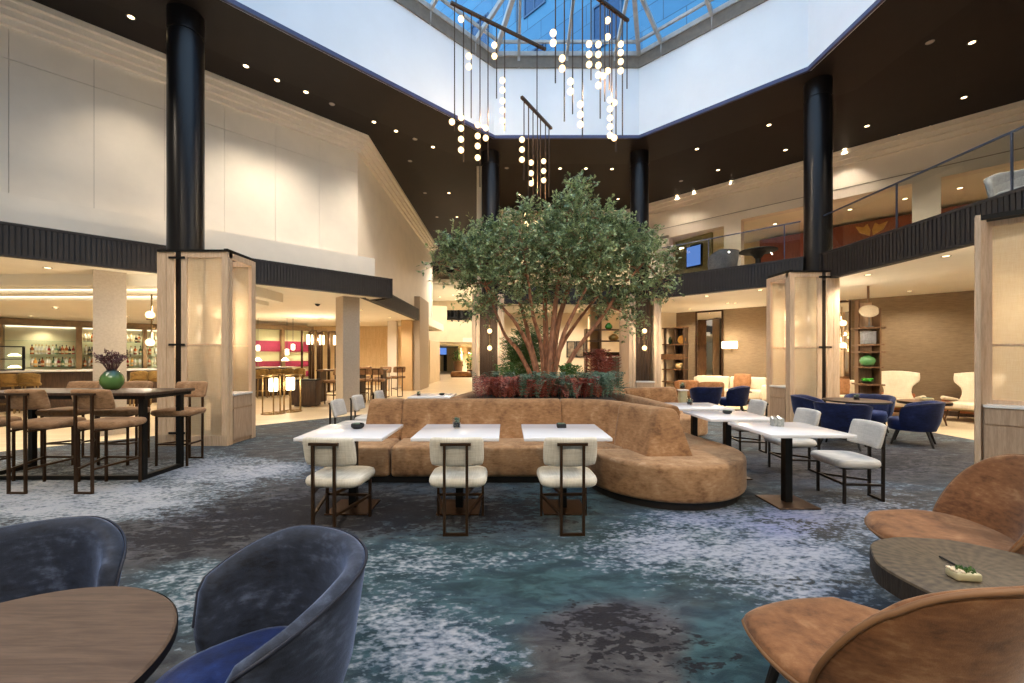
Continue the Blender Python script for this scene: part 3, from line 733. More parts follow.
# things on the tables
Z7 = .7575
def bowl(x, y, z, r, h, label, mat=None):
    t = thing('bowl', label, 'bowl', (x,y,z)); m = MB(); m.lathe([(r*.6,0),(r*.95,h*.35),(r,h*.7),(r*.9,h),(r*.72,h),(r*.7,h*.6),(0.001,h*.4)], 20); obj('bowl_body', m, mat or M['black'], t, 60)
    m = MB(); rr = random.Random(int(x*100))
    for k in range(14):
        a = rr.uniform(0,2*PI); q = rr.uniform(0,r*.6); m.sphere((q*math.cos(a),q*math.sin(a),h*.85), r*.2, 6)
    obj('succulents', m, M['leaf_fern'], t); return t
bowl(-1.49,4.14,Z7,.065,.05,'low dark planted bowl on the left white table')
bowl(2.77,5.22,Z7,.055,.04,'low dark planted bowl on the second white table on the right')
bowl(-1.22,7.78,Z7,.05,.035,'low dark bowl on the white table behind the sofa')
def jar(x, y, z, w, h, label, plant=True, name='plant_jar'):
    t = thing(name, label, 'jar', (x,y,z)); m = MB(); r = w/2
    m.lathe([(r*.8,0),(r,h*.15),(r,h),(r*.9,h),(r*.88,h*.12),(0.001,h*.1)], 14); obj('jar_glass', m, M['glass'], t, 40)
    m = MB(); rr = random.Random(int(abs(x)*331))
    m.cyl(0,0,h*.12,h*.55,r*.8,r*.8,10); obj('filling', m, M['soil'], t)
    m = MB()
    for k in range(12):
        a = rr.uniform(0,2*PI); q = rr.uniform(0,r*.6); m.sphere((q*math.cos(a),q*math.sin(a),h*rr.uniform(.6,.95)), r*.3, 6)
    obj('cactus', m, M['leaf_fern'], t); return t
jar(-.505,4.16,Z7,.085,.105,'small square-looking glass jar with a cactus on the middle white table')
jar(2.72,6.18,Z7,.09,.09,'small glass jar with a plant on the white table farthest back on the right')
jar(-1.62,7.62,Z7,.08,.08,'small glass jar with a plant on the white table behind the sofa')
t = thing('dish', 'low dark square dish with green filling on the white table by the rounded sofa end', 'dish', (.55,4.2,Z7)); m = MB(); m.rbox(0,0,.02,.09,.09,.04,.006); obj('dish_body', m, M['black'], t)
m = MB(); m.box(-.036,-.036,.038,.036,.036,.043); obj('filling', m, M['leaf_fern'], t, 0)
def crystal(x, y, z, w, h, label):
    t = thing('tealight_holder', label, 'candle holder', (x,y,z)); m = MB()
    for k in range(7):
        a = 2*PI*k/7; c = (w*.36*math.cos(a), w*.36*math.sin(a)); hh = h*(1 if k % 2 else .88)
        m.lathe([(w*.2,0),(w*.22,hh*.8),(w*.12,hh)], 5, c=(*c,0))
    obj('glass_points', m, plain('smoky_glass', lin(150,150,142), .08, 0, .1, 40, coat=.8) if 'smoky_glass' not in bpy.data.materials else bpy.data.materials['smoky_glass'], t, 0)
    m = MB(); m.cyl(0,0,0,h*.4,w*.2,w*.2,10); obj('candle', m, M['white_pot'], t); return t
crystal(2.80,4.3,Z7,.115,.1,'cut glass tealight holder on the nearest right white table')

# ------------------------------------------------------------------ banquette with planter
bq_ = thing('banquette', 'long brown suede sofa curving round the tree planter with a rounded end', 'sofa', (0,0,.006))
def seatpart(poly, mat=None, z0=.075, z1=.435):
    m = MB(); m.prism(poly, z0, z1, .045, 3); return obj('seat', m, mat or M['tan_seat'], bq_, 50)
seatpart([(-2.12,4.78),(-1.365,4.78),(-1.355,5.5),(-2.12,5.5)])
seatpart([(-1.345,4.78),(.86,4.78),(.98,4.72),(1.40,4.70),(1.28,5.05),(.9,5.35),(.6,5.5),(-1.335,5.5)])
arc = [(1.75+.86*math.cos(R(a)), 4.75+.86*math.sin(R(a))) for a in range(184, 361, 8)]
seatpart(arc+[(2.6,4.9),(2.5,5.4),(2.42,6.05),(2.42,6.9),(1.72,6.9),(1.6,5.2),(1.42,4.70)], M['tan_seat'])
lob = [(3.22+.42*math.cos(R(a)), 7.62+.42*math.sin(R(a))) for a in range(-60, 121, 12)]
seatpart([(2.43,6.3),(2.8,6.85)]+lob+[(2.2,8.0),(1.75,7.3),(1.74,6.91),(2.43,6.91)])
seatpart([(-1.42,5.95),(-.84,5.72),(-.5,8.0),(-1.05,8.1)])
m = MB()
m.prism([(-2.06,4.84),(.9,4.84)]+[(1.75+.8*math.cos(R(a)), 4.75+.8*math.sin(R(a))) for a in range(188, 361, 8)]+[(2.4,5.4),(2.36,6.8),(1.7,6.8),(1.5,5.5),(-2.06,5.6)], 0, .09)
obj('plinth', m, M['plinth'], bq_, 0)
def backrest(bf, bb, tf, tb, z0=.40, z1=.91, mat=None, name='backrest'):
    m = MB(); rings = []
    for p, q, u, w in zip(bf, bb, tf, tb):
        p, q, u, w = [Vector(a) for a in (p,q,u,w)]; r = []
        r.append((*p,z0)); 
        for k in (.3,.6,.85): r.append((*(p.lerp(u,k)), z0+(z1-z0)*k))
        e = (w-u)
        r += [(*(p.lerp(u,.95)+e*.02), z1-.03),(*(u+e*.10), z1-.008),(*(u+e*.25), z1),(*(u+e*.75), z1),(*(u+e*.90), z1-.008),(*(q.lerp(w,.95)-e*.02), z1-.03)]
        for k in (.85,.6,.3): r.append((*(q.lerp(w,k)), z0+(z1-z0)*k))
        r.append((*q,z0)); rings.append(r)
    def shrink(r, d, s):
        c = sum((Vector(x) for x in r), Vector())/len(r); return [tuple(c+(Vector(x)-c)*s+Vector((d[0],d[1],0))) for x in r]
    d0 = (Vector(rings[0][0])-Vector(rings[1][0])).normalized()*.03; d1 = (Vector(rings[-1][0])-Vector(rings[-2][0])).normalized()*.03
    rings = [shrink(rings[0],d0,.86), shrink(rings[0],d0*.75,.95)]+rings+[shrink(rings[-1],d1*.75,.95), shrink(rings[-1],d1,.86)]
    m.loops(rings); return obj(name, m, mat or M['tan'], bq_, 55)
def catmull(P, n):
    P = [Vector(p) for p in P]; out = []
    for i in range(len(P)-1):
        a, b, c, d = P[max(i-1,0)], P[i], P[i+1], P[min(i+2,len(P)-1)]
        for k in range(n):
            t = k/n; out.append(.5*((2*b)+(c-a)*t+(2*a-5*b+4*c-d)*t*t+(3*b-a-3*c+d)*t**3))
    out.append(P[-1]); return [tuple(p) for p in out]
backrest([(-1.80,5.25),(-1.6,5.25),(-1.385,5.25)],[(-1.80,5.66),(-1.6,5.66),(-1.385,5.66)],[(-1.76,5.40),(-1.6,5.40),(-1.385,5.40)],[(-1.76,5.60),(-1.6,5.60),(-1.385,5.60)])
backrest([(-1.325,5.25),(-.6,5.25),(.0,5.25),(.675,5.28)],[(-1.325,5.66),(-.6,5.66),(0,5.66),(.675,5.66)],[(-1.325,5.40),(-.6,5.40),(0,5.40),(.675,5.42)],[(-1.325,5.60),(-.6,5.60),(0,5.60),(.675,5.60)])
bf = catmull([(.735,5.28),(.95,5.22),(1.14,5.08),(1.24,4.90)],4); tf = catmull([(.735,5.42),(.98,5.37),(1.22,5.22),(1.34,5.02)],4)
tb = catmull([(.735,5.60),(1.05,5.56),(1.36,5.40),(1.53,5.10)],4); bb = catmull([(.735,5.66),(1.1,5.62),(1.45,5.46),(1.66,5.14)],4)
backrest(bf, bb, tf, tb)
bf = catmull([(1.255,4.86),(1.33,4.66),(1.38,4.48),(1.43,4.31)],4); tf = catmull([(1.355,4.98),(1.44,4.80),(1.53,4.62),(1.60,4.46)],4)
tb = catmull([(1.545,5.06),(1.65,4.86),(1.74,4.68),(1.82,4.49)],4); bb = catmull([(1.68,5.08),(1.84,4.8),(1.90,4.55),(1.94,4.33)],4)
backrest(bf, bb, tf, tb)
e1 = catmull([(2.0,4.75),(1.99,5.4),(1.96,6.1),(1.90,6.8)],3); e2 = catmull([(1.70,4.95),(1.66,5.5),(1.64,6.1),(1.60,6.8)],3)
f1 = catmull([(1.955,4.72),(1.93,5.4),(1.86,6.1),(1.80,6.8)],3); f2 = catmull([(1.80,4.75),(1.78,5.5),(1.72,6.1),(1.67,6.8)],3)
backrest(e1, e2, f1, f2)
backrest([(1.92,6.95),(2.1,7.12)],[(1.65,7.2),(1.9,7.42)],[(1.86,7.03),(2.05,7.2)],[(1.7,7.15),(1.9,7.36)])
backrest([(2.15,7.16),(2.6,7.36),(3.12,7.48)],[(1.95,7.46),(2.5,7.72),(3.12,7.86)],[(2.12,7.25),(2.6,7.46),(3.06,7.58)],[(2.0,7.41),(2.54,7.65),(3.06,7.78)])
backrest([(-.84,5.72),(-.62,6.9),(-.50,8.0)],[(-.55,5.72),(-.36,6.9),(-.2,8.0)],[(-.80,5.72),(-.58,6.9),(-.45,8.0)],[(-.62,5.72),(-.42,6.9),(-.28,8.0)])
pl = thing('planter', 'low brown planter filled with ferns and red foliage at the foot of the tree', 'planter', (0,0,.006))
PP = [(-.5,5.70),(1.0,5.70),(1.5,5.5),(1.6,6.8),(1.66,7.24),(2.45,7.85),(1.7,9.2),(-.1,9.2),(-.16,8.0)]
m = MB(); m.prism(PP, 0, .86); obj('planter_box', m, M['tan'], pl, 0)
m = MB(); m.prism([((x-.8)*.97+.8,(y-7.3)*.97+7.3) for x,y in PP], .8605, .885); obj('soil', m, M['soil'], pl, 0)

# ------------------------------------------------------------------ tub chairs
def tub_proto(name, label, fab, seatm, pipe, group=None, hb=.75, ha=.60, rin=.0, a_max=116):
    t = thing(name, label, 'armchair', (0,0,0), 0, group)
    n = 56; P = []; rim = []
    for i in range(n+1):
        s = -1+2*i/n; a = R(a_max*s); q = abs(s)
        h = hb-(hb-ha)*max(0,(q-.42)/.58)**1.5
        if q > .93: h -= (h-.47)*((q-.93)/.07)**2.4
        cx, sx = -math.cos(a), math.sin(a)
        flat = 1-.05*max(0, q-.5)
        def pt(r, z): return (sx*r*flat*1.04, cx*r, z)
        ro = .305+.085*min(1, (h-.18)/.57); ri = ro-.075
        th = 1 if q < .95 else max(.35, 1-((q-.95)/.05)*.65)
        ri = ro-.075*th
        sec = [pt(.285,.25), pt(.305+.085*.45,.42 if h > .46 else h-.04), pt(ro-.004,h-.05), pt(ro,h-.022), pt(ro-.010,h-.006), pt(ro-.028*th,h), pt((ro+ri)/2-.008,h-.002), pt(ri+.004,h-.02), pt(ri-.006,h-.06), pt(.262+.05*.5,.42 if h > .46 else h-.06), pt(.235,.27)]
        P.append(sec); rim.append(pt(ro+.001,h-.012))
    m = MB(); m.loops(P); obj('shell', m, fab, t, 60)
    m = MB(); m.tube(rim, .0055, 6); obj('piping', m, pipe, t, 60)
    m = MB(); O = []
    for i in range(40):
        a = 2*PI*i/40; c, s_ = math.cos(a), math.sin(a); O.append((.285*math.copysign(abs(c)**.75,c), .03+(.30 if s_ > 0 else .27)*math.copysign(abs(s_)**.75,s_)))
    rings = [[(x*q, .03+(y-.03)*q, z) for x,y in O] for z, q in [(.24,.90),(.26,.97),(.37,1.0),(.40,.985),(.422,.93),(.434,.8),(.44,.4)]]
    m.loops(rings); obj('seat', m, seatm, t, 60)
    for sx in (-1,1):
        for sy in (-1,1):
            m = MB(); m.tube([(sx*.19,sy*.18,.262),(sx*.27,sy*.26,0)], [.024,.014], 8); obj('leg', m, M['leg_black'], t)
    return t
tb = tub_proto('tub_chair', 'large grey blue velvet tub chair with a blue seat, nearest the viewer', M['blue'], M['blue_seat'], M['blue_pipe'], 'blue tub chairs at the round table')
tb.location = (-.863,1.41,.007); tb.rotation_euler[2] = R(131); tb.scale = (.93,.93,1)
[setattr(c, 'location', (0,0,-.03)) for c in tb.children if c.name.startswith('seat')]
dup(tb, (-1.875,1.51,.007), R(232), 'grey blue velvet tub chair at the left photo edge behind the round wooden table', 'blue tub chairs at the round table')
GB = 'blue tub chairs of the seating group by the right column'
tf_ = tub_proto('tub_chair', 'navy velvet tub chair at the dark round table, its back to the viewer', M['blue_far'], M['blue_seat'], M['blue_pipe'], GB, .73, .62)
tf_.location = (5.48,6.78,.007); tf_.rotation_euler[2] = R(-48); tf_.scale = (.97,.97,1)
dup(tf_, (6.83,6.98,.007), R(42), 'navy velvet tub chair on the right of the dark round table, black legs showing', GB)
dup(tf_, (7.0,8.02,.007), R(135), 'royal blue velvet tub chair half hidden behind the dark round table', GB)
dup(tf_, (5.78,7.8,.007), R(-130), 'royal blue velvet tub chair beside the oak screen, left of the dark round table', GB)
dup(tf_, (5.75,10.55,.003), R(60), 'royal blue velvet tub chair in front of the cream sofa, turned sideways', 'blue tub chairs in front of the cream sofa')
dup(tf_, (5.02,10.5,.003), R(0), 'dark blue tub chair seen from behind, beside the small glass lamp stand', 'blue tub chairs in front of the cream sofa')
def round_table(x, y, h, r, th, label, topm, legm, name='round_table', z=.007, legs=False):
    t = thing(name, label, 'table', (x,y,z)); m = MB(); m.lathe([(r-.03,h-th),(r,h-th+.008),(r,h-.006),(r-.006,h)], 64); obj('tabletop', m, topm, t, 30)
    m = MB(); m.lathe([(r-.01,h-th),(r+.002,h-th+.004),(r+.002,h-.005)], 64, cap=False); obj('edge_band', m, M['black_metal'], t, 40)
    if legs:
        for k in range(4):
            a = PI/4+k*PI/2; m = MB(); m.tube([(r*.55*math.cos(a),r*.55*math.sin(a),h-th+.004),(r*.78*math.cos(a),r*.78*math.sin(a),0)], [.022,.014], 8); obj('leg', m, legm, t)
    else:
        m = MB(); m.lathe([(.04,.02),(.035,.1),(.035,h-th-.05),(.12,h-th)], 20); obj('pedestal', m, legm, t); m = MB(); m.lathe([(.25,0),(.25,.012),(.06,.03)], 32); obj('base', m, legm, t)
    return t
round_table(-1.24,.91,.74,.405,.032,'round smoked wood table in the lower left corner',M['table_wood'],M['black_metal'])
round_table(6.2,7.38,.70,.48,.03,'dark round wooden table among the four royal blue tub chairs',M['dark_walnut'],M['black_metal'])
jar(6.15,7.3,.7085,.10,.10,'small glass jar on the dark round table among the blue chairs')

# ------------------------------------------------------------------ caramel shell chairs and slice table
def shell_chair(name, label):
    t = thing(name, label, 'lounge chair')
    def seatr(u, v):
        f = 1-.17*(u*u)*(v*v); u2 = u*f; v2 = v*(f if v > 0 else 1)
        W = .355-.095*max(0,v2)**1.3
        return (W*u2, .04+.34*v2, .405+.022*u2*u2*(1-max(0,v2))-.012*max(0,v2)**2), (0,0,1)
    m = MB(); m.pad(seatr, .085, 24, 20, 9); obj('seat', m, M['tan_chair'], t, 60)
    def backf(u, v):
        w = (v+1)/2; a = abs(u); top = .895-.07*a**4
        zb = .375+.07*a**3; z = zb+(top-zb)*w
        x = u*(.345+.03*math.sin(PI*min(1,w*1.1)))*(1-.035*a**4*max(0,w-.5)**2*4)
        y = -.255-.14*w**1.25+(.21-.07*w)*a**2.1
        s = (.21-.07*w)*2.1*a**1.1*math.copysign(1,u)/.36
        tc_ = a**4*max(0,v)**4; z -= .025*tc_; x *= 1-.05*tc_
        n = Vector((-s, 1, .28)).normalized()
        return (x,y,z), n
    m = MB(); m.pad(backf, .045, 28, 20, 10); obj('backrest', m, M['tan_chair'], t, 60)
    def out(u, v):
        p, n = backf(u, v); return Vector(p)-n*.012
    edge = [out(-1,-1+2*k/14) for k in range(15)]+[out(-1+2*k/30,1) for k in range(1,30)]+[out(1,1-2*k/14) for k in range(15)]
    m = MB(); m.tube(edge, .0085, 8); obj('piping', m, M['piping'], t, 60)
    ed2 = [seatr(-1,-1+2*k/16)[0] for k in range(17)]+[seatr(-1+2*k/16,1)[0] for k in range(1,16)]+[seatr(1,1-2*k/16)[0] for k in range(17)]
    m = MB(); m.tube(ed2, .007, 8); obj('seat_piping', m, M['piping'], t, 60)
    for sx in (-1,1):
        for sy in (-1,1):
            m = MB(); m.tube([(sx*.18,.02+sy*.17,.385),(sx*.25,.02+sy*.24,0)], [.02,.012], 8); obj('leg', m, M['leg_black'], t)
    m = MB(); m.box(-.2,-.17,.352,.2,.2,.37); obj('seat_frame', m, M['leg_black'], t, 0)
    return t
GC = 'caramel lounge chairs at the tree slice table'
sc_ = shell_chair('lounge_chair', 'caramel suede lounge chair in the lower right corner with its back to the viewer'); sc_['group'] = GC
sc_.location = (1.26,1.42,.007); sc_.rotation_euler[2] = R(15)
dup(sc_, (2.61,2.43,.007), R(65), 'caramel suede lounge chair behind the tree slice table at the right photo edge', GC)
def slice_mat():
    t = NT('tree_slice'); v = t.coord('Object'); sp = t.node('ShaderNodeSeparateXYZ'); t.t.links.new(v, sp.inputs[0])
    n = t.noise(v, 3, 4); x = t.math('SUBTRACT', sp.outputs[0], -.08); y = t.math('SUBTRACT', sp.outputs[1], .05)
    r = t.math('SQRT', t.math('ADD', t.math('MULTIPLY', x, x), t.math('MULTIPLY', y, y)))
    rr_ = t.math('ADD', r, t.math('MULTIPLY', n, .06)); s = t.math('SINE', t.math('MULTIPLY', rr_, 110))
    ang = t.math('ARCTAN2', y, x); cr = t.noise(t.coord('Object', (1,1,1)), 30, 5)
    rad = t.math('SINE', t.math('ADD', t.math('MULTIPLY', ang, 46), t.math('MULTIPLY', n, 14)))
    f = t.math('ADD', t.math('MULTIPLY', s, .05), t.math('ADD', t.math('MULTIPLY', cr, .75), t.math('MULTIPLY', rad, .06)))
    t.bsdf(t.mix(t.step(f, .1, .65), lin(54,45,35), lin(106,92,73)), .5, 0, t.bump(f, .25, .004)); return t.m
t = thing('slice_table', 'round coffee table with a tree slice top between the caramel lounge chairs', 'table', (2.15,1.80,.007))
m = MB(); P = []
for i in range(72):
    a = 2*PI*i/72; r = .43*(1+.012*math.sin(3*a+1)+.008*math.sin(7*a)+.006*math.sin(11*a+2)); P.append((r*math.cos(a), r*math.sin(a)))
m.prism(P, .40, .50, .008, 2); obj('tabletop', m, slice_mat(), t, 35)
m = MB(); m.prism([(x*1.004,y*1.004) for x,y in P], .401, .488); obj('bark_edge', m, plain('dark_bark', lin(40,32,26), .8, 0, .2, 30, .6, stretch=(3,3,.4)), t, 30)
for k in range(3):
    a = .5+k*2*PI/3; m = MB(); m.tube([(.2*math.cos(a),.2*math.sin(a),.402),(.3*math.cos(a),.3*math.sin(a),0)], [.02,.015], 8); obj('leg', m, M['black_metal'], t)
t = thing('succulent_dish', 'small cream rectangular dish of succulents and pebbles on the tree slice table', 'planter', (1.98,1.80,.508), R(-8)); t.scale = (.84,.84,.84)
m = MB(); m.rbox(0,0,.022,.118,.075,.044,.012); obj('dish', m, M['white_pot'], t)
m = MB(); rr = random.Random(5)
for k in range(40): m.sphere((rr.uniform(-.055,-.015),rr.uniform(-.03,.03),.0455), rr.uniform(.004,.007), 6)
obj('pebbles', m, plain('beige_pebbles', lin(214,196,168), .7, 0, .2, 90), t)
m = MB()
for k in range(46):
    c = Vector((rr.uniform(-.025,.05),rr.uniform(-.028,.028),.043)); d = Vector((rr.uniform(-1,1),rr.uniform(-1,1),rr.uniform(.5,1.4))).normalized()*rr.uniform(.013,.024)
    m.tube([c,c+d*.6,c+d], [.004,.005,.001], 5)
obj('succulents', m, M['leaf_green'], t)
m = MB(); m.tube([(2.06,1.89,.5135),(2.075,1.99,.5135)], .0045, 8); tag(obj('pen', m, M['black'], None), 'thin black pen lying behind the succulent dish on the slice table', 'pen')
# ------------------------------------------------------------------ oak screens round the columns
LIGHTS = []
def point(x, y, z, e, col=(1,.82,.58), r=.05):
    l = bpy.data.lights.new('lamp_light', 'POINT'); l.energy = e; l.color = col; l.shadow_soft_size = r
    o = bpy.data.objects.new('lamp_light', l); o.location = (x,y,z); C.objects.link(o)
def spot(x, y, z, e, col=(1,.84,.62), ang=110, r=.05, blend=.8, rot=(0,0,0)):
    l = bpy.data.lights.new('downlight_beam', 'SPOT'); l.energy = e; l.color = col; l.spot_size = R(ang); l.spot_blend = blend; l.shadow_soft_size = r
    o = bpy.data.objects.new('downlight_beam', l); o.location = (x,y,z); o.rotation_euler = rot; C.objects.link(o)
def frame_panel(root, Mx, w, h, z0, fw=.085, rail=None, th=.05, fill=None):
    m = MB(); m.box(0,-th/2,z0, fw,th/2,h, Mx); m.box(w-fw,-th/2,z0, w,th/2,h, Mx); m.box(fw,-th/2,h-fw, w-fw,th/2,h, Mx); m.box(fw,-th/2,z0, w-fw,th/2,z0+fw*1.8, Mx)
    if rail: m.box(fw,-th*.3,rail-.012, w-fw,th*.3,rail+.012, Mx)
    f = obj('panel_frame', m, M['oak'], root, 0)
    m = MB(); m.box(fw,-.006,z0+fw, w-fw,.006,h-fw, Mx); obj('woven_mesh', m, fill or M['mesh'], f, 0)
    return f
def cabinet(root, Mx, w, d, h):
    m = MB(); m.box(0,0,.06, w,d,h-.03, Mx); m.box(.01,.02,0, w-.01,d,.06, Mx); c = obj('cabinet', m, M['oak_cab'], root, 0)
    m = MB(); m.box(.01,-.018,h-.235, w-.01,-.002,h-.045, Mx); obj('drawer', m, M['oak_cab'], c, 0)
    m = MB(); m.box(.01,-.018,.075, w-.01,-.002,h-.255, Mx); obj('door', m, M['oak_cab'], c, 0)
    m = MB(); m.box(-.005,-.03,h-.03, w+.005,d,h, Mx); obj('worktop', m, M['counter'], c, 0)
def globes(x, y, label, nx=0, ny=-1, z=(2.19,1.72), r=.066, e=16, lo=.16):
    t = thing('globe_lamp', label, 'lamp', (0,0,0))
    m = MB(); m.tube([(x,y,z[1]-.1),(x,y,z[0]+.35)], .012, 8); m.bar((x,y,(z[0]+z[1])/2),(x-nx*.15,y-ny*.15,(z[0]+z[1])/2),.02); obj('stem', m, M['brass'], t)
    for zz in z:
        m = MB(); m.sphere((x+nx*.03,y+ny*.03,zz), r, 20); obj('globe', m, M['glow_globe'], t)
        m = MB(); m.lathe([(.05,-.012),(.05,.012)], 14, c=(x+nx*.03,y+ny*.03,zz-r-.01)); obj('cup', m, M['brass'], t)
        point(x, y+lo, zz+(.12 if lo > 0 else 0), e, (1,.84,.62))
HS = 3.2
def screen_unit(label, x0, x1, y, side, colx):
    """front face along X at depth y; side=+1: cabinet niche on the +X face, narrow pilaster on the other end"""
    t = thing('column_screen', label, 'screen', (0,0,.002))
    Tr = lambda x, yy, a: Matrix.Translation((x,yy,0)) @ Matrix.Rotation(R(a), 4, 'Z')
    wB, gap = (.76, .12) if side > 0 else (.655, .11); wA = (x1-x0)-wB-gap
    if side > 0: xb0, xa0 = x1-wB, x0
    else: xb0, xa0 = x0, x1-wA
    frame_panel(t, Tr(xb0,y,0), wB, HS, .0, .095, 1.67)
    m = MB(); m.box(xa0,y-.02,0, xa0+wA*.52,y+.02,HS); m.box(xa0+wA*.5,y-.012,0, xa0+wA*.57,y+.012,HS); m.box(xa0+wA*.55,y-.018,0, xa0+wA,y+.014,HS); obj('pilaster', m, M['oak'], t, 0)
    gx0 = xa0+wA if side > 0 else xb0+wB
    for z in (HS-.10, 1.67, .22): m = MB(); m.box(gx0-.07,y-.05,z-.018, gx0+gap+.07,y-.03,z+.018); obj('bracket', m, M['black_metal'], t, 0)
    xs = x1-.025 if side > 0 else x0+.025
    D = 1.15
    # side face: posts, recessed mesh, cabinet in the niche
    m = MB(); m.box(xs-.03,y+.03,0, xs+.03,y+.10,HS); m.box(xs-.03,y+.62,0, xs+.03,y+.69,HS); m.box(xs-.03,y+.03,HS-.09, xs+.03,y+.62,HS); obj('side_post', m, M['oak'], t, 0)
    xi = xs-side*.36
    frame_panel(t, Tr(xi,y+.05,90), .62, HS-.02, .83, .05, 1.67, .03)
    if side > 0: cabinet(t, Tr(xs+.02,y+.105,90), .51, .36, .85)
    else: cabinet(t, Tr(xs-.02,y+.615,-90), .51, .36, .85)
    # far sides closing the screen round the column
    xo = xa0+.02 if side > 0 else xa0+wA-.02
    frame_panel(t, Tr(xb0,y+.72,0), wB, HS, 0, .095, 1.67)
    m = MB(); m.box(min(x0,x1)+.02,y-.05,HS, x1-.02,y-.02,HS+.03); m.box(xs-.03,y-.03,HS+.002, xs+.03,y+.69,HS+.05); obj('top_rail', m, M['black_metal'], t, 0)
    return t
screen_unit('pale oak screen with woven mesh panels and a cabinet wrapped round the big left column', -5.76, -4.60, 6.85, 1, -5.5)
screen_unit('pale oak screen with woven mesh panels and a cabinet wrapped round the right column', 5.78, 6.80, 8.5, -1, 6.72)
globes(-5.0,7.18,'pair of glowing globe lamps behind the woven mesh of the left column screen')
globes(-6.08,7.1,'pair of glowing globe lamps at the left edge of the left column screen', e=30)
globes(6.2,8.88,'pair of glowing globe lamps behind the woven mesh of the right column screen')
globes(7.14,8.85,'pair of glowing globe lamps at the right edge of the right column screen')
def back_unit(cx, y, label):
    t = thing('column_screen', label, 'screen', (0,0,.002))
    for s in (-1,1):
        x0 = cx-.44 if s < 0 else cx+.26
        m = MB(); m.box(x0,y-.03,0, x0+.085,y+.04,HS); m.box(x0+.095,y-.03,0, x0+.18,y+.04,HS); obj('pilaster', m, M['oak'], t, 0)
        m = MB(); xs = cx+s*.41; m.box(xs-.02,y+.05,0, xs+.02,y+1.0,HS); obj('side_panel', m, M['oak'], t, 0)
    m = MB(); k = cx-.25
    while k < cx+.24: m.box(k,y+.27,.8, k+.03,y+.32,HS); k += .045
    m.box(cx-.25,y+.31,.8, cx+.25,y+.34,HS); obj('ribbed_panel', m, M['ribbed_wood'], t, 0)
    cabinet(t, Matrix.Translation((cx-.25,y-.05,0)), .50, .30, .80)
back_unit(-.52, 11.45, 'oak screen with a ribbed brown niche round the back left column, left of the tree')
back_unit(3.80, 11.45, 'oak screen with a ribbed brown niche round the back right column, right of the tree')
globes(-.48,11.5,'pair of glowing globe lamps in the ribbed niche left of the tree', lo=-.25, e=9)
globes(3.80,11.5,'pair of glowing globe lamps in the ribbed niche right of the tree', lo=-.25, e=9)
# third oak unit, cut by the right photo edge
t = thing('column_screen', 'pale oak screen with woven mesh and a white topped cabinet at the right photo edge', 'screen', (0,0,.002))
M3 = Matrix.Translation((6.0,5.30,0)) @ Matrix.Rotation(R(-45), 4, 'Z')
m = MB(); m.box(-.02,-.12,0, .025,.03,3.25, M3); m.box(.025,-.02,0, .08,.03,3.2, M3); obj('side_post', m, M['oak'], t, 0)
frame_panel(t, M3 @ Matrix.Translation((.07,.14,0)), 1.5, 3.2, .8, .07, 1.62, .04)
m = MB(); m.box(.04,-.03,3.2, 1.6,.16,3.26, M3); obj('top_rail', m, M['black_metal'], t, 0)
m = MB(); m.box(1.55,-.12,0, 1.63,.2,3.25, M3); obj('side_post', m, M['oak'], t, 0)
cabinet(t, M3 @ Matrix.Translation((.05,-.1,0)), 1.49, .24, .87)
point(6.75,5.5,2.1,20); 

# ------------------------------------------------------------------ chandeliers
def chandelier(label, pA, pB, rods, hang, r=.060):
    t = thing('chandelier', label, 'chandelier', (0,0,0)); A, B = Vector(pA), Vector(pB); d = (B-A); 
    m = MB(); m.bar(A, B, .06, .05); obj('bar', m, M['bronze'], t, 0)
    for px, yb, lamps in rods:
        r0 = (px-CX)/F; s = (r0*A.y-A.x)/(d.x-r0*d.y); s = max(0.01, min(.99, s)); p = A+d*s
        zb = H+(HY-yb)/F*p.y
        m = MB(); m.tube([(p.x,p.y,zb),(p.x,p.y,p.z-.02)], .0125, 6); ro = obj('rod', m, M['bronze'], t)
        for ly in lamps:
            z = H+(HY-ly)/F*p.y; a = random.Random(int(px*7+ly)).uniform(0, 2*PI); q = Vector((p.x-.045,p.y-.04,z))
            m = MB(); m.sphere(q, r, 14); obj('globe', m, M['glow_globe'], ro)
    for (px, kind, z1) in hang:
        r0 = (px-CX)/F; s = max(.02, min(.98, (r0*A.y-A.x)/(d.x-r0*d.y))); p = A+d*s
        m = MB(); m.tube([(p.x,p.y,p.z),(p.x,p.y,z1)], .0125, 6); obj('hanger', m, M['bronze'], t)
    return t
A1 = at(450.6,2.6,8.5); B1 = at(545.5,49.5,8.5)
chandelier('left chandelier bar with long bronze rods and glowing globes, above the sofa', A1, B1, [
 (454.5,131,[123]),(463.5,162,[20.7,118.6,129.4,140.3,151]),(471.2,118,[57.6,68]),(480,187,[126,137,147,158.5]),(488,161,[129,139]),(496.6,98.4,[46.6,57.5]),(504.6,131,[81.7,91.4,102,111.6,122])],
 [(517,'up',11.6),(456,'up',11.2)])
sA = Vector(at(600,0,8.5)); sB = Vector(at(628.2,20.8,8.5)); dd = sB-sA; A2 = sA-dd*1.72; B2 = sB
chandelier('right chandelier bar with long bronze rods and glowing globes under the glass roof', A2, B2, [
 (555.4,83,[34.8,44.6]),(564.3,121.5,[60,70]),(572.6,114,[83,92.8]),(582.4,137,[105.7,115.8,125.6]),(591,80,[45.6,56,66]),(600.2,118.5,[46,56,66.8,76.4,86.7]),(604.8,101.6,[77.4]),(609.4,89.7,[22,38.5,72.3]),(611.8,138,[101,110,119,127.7,136.5]),(616,152,[104,139]),(622.4,136,[45.6,54,63,72]),(627,88.7,[])],
 [(590,'up',11.3),(562,'up',11.6)])
A3 = at(521.6,97,7.0); B3 = at(551.3,128.5,7.0)
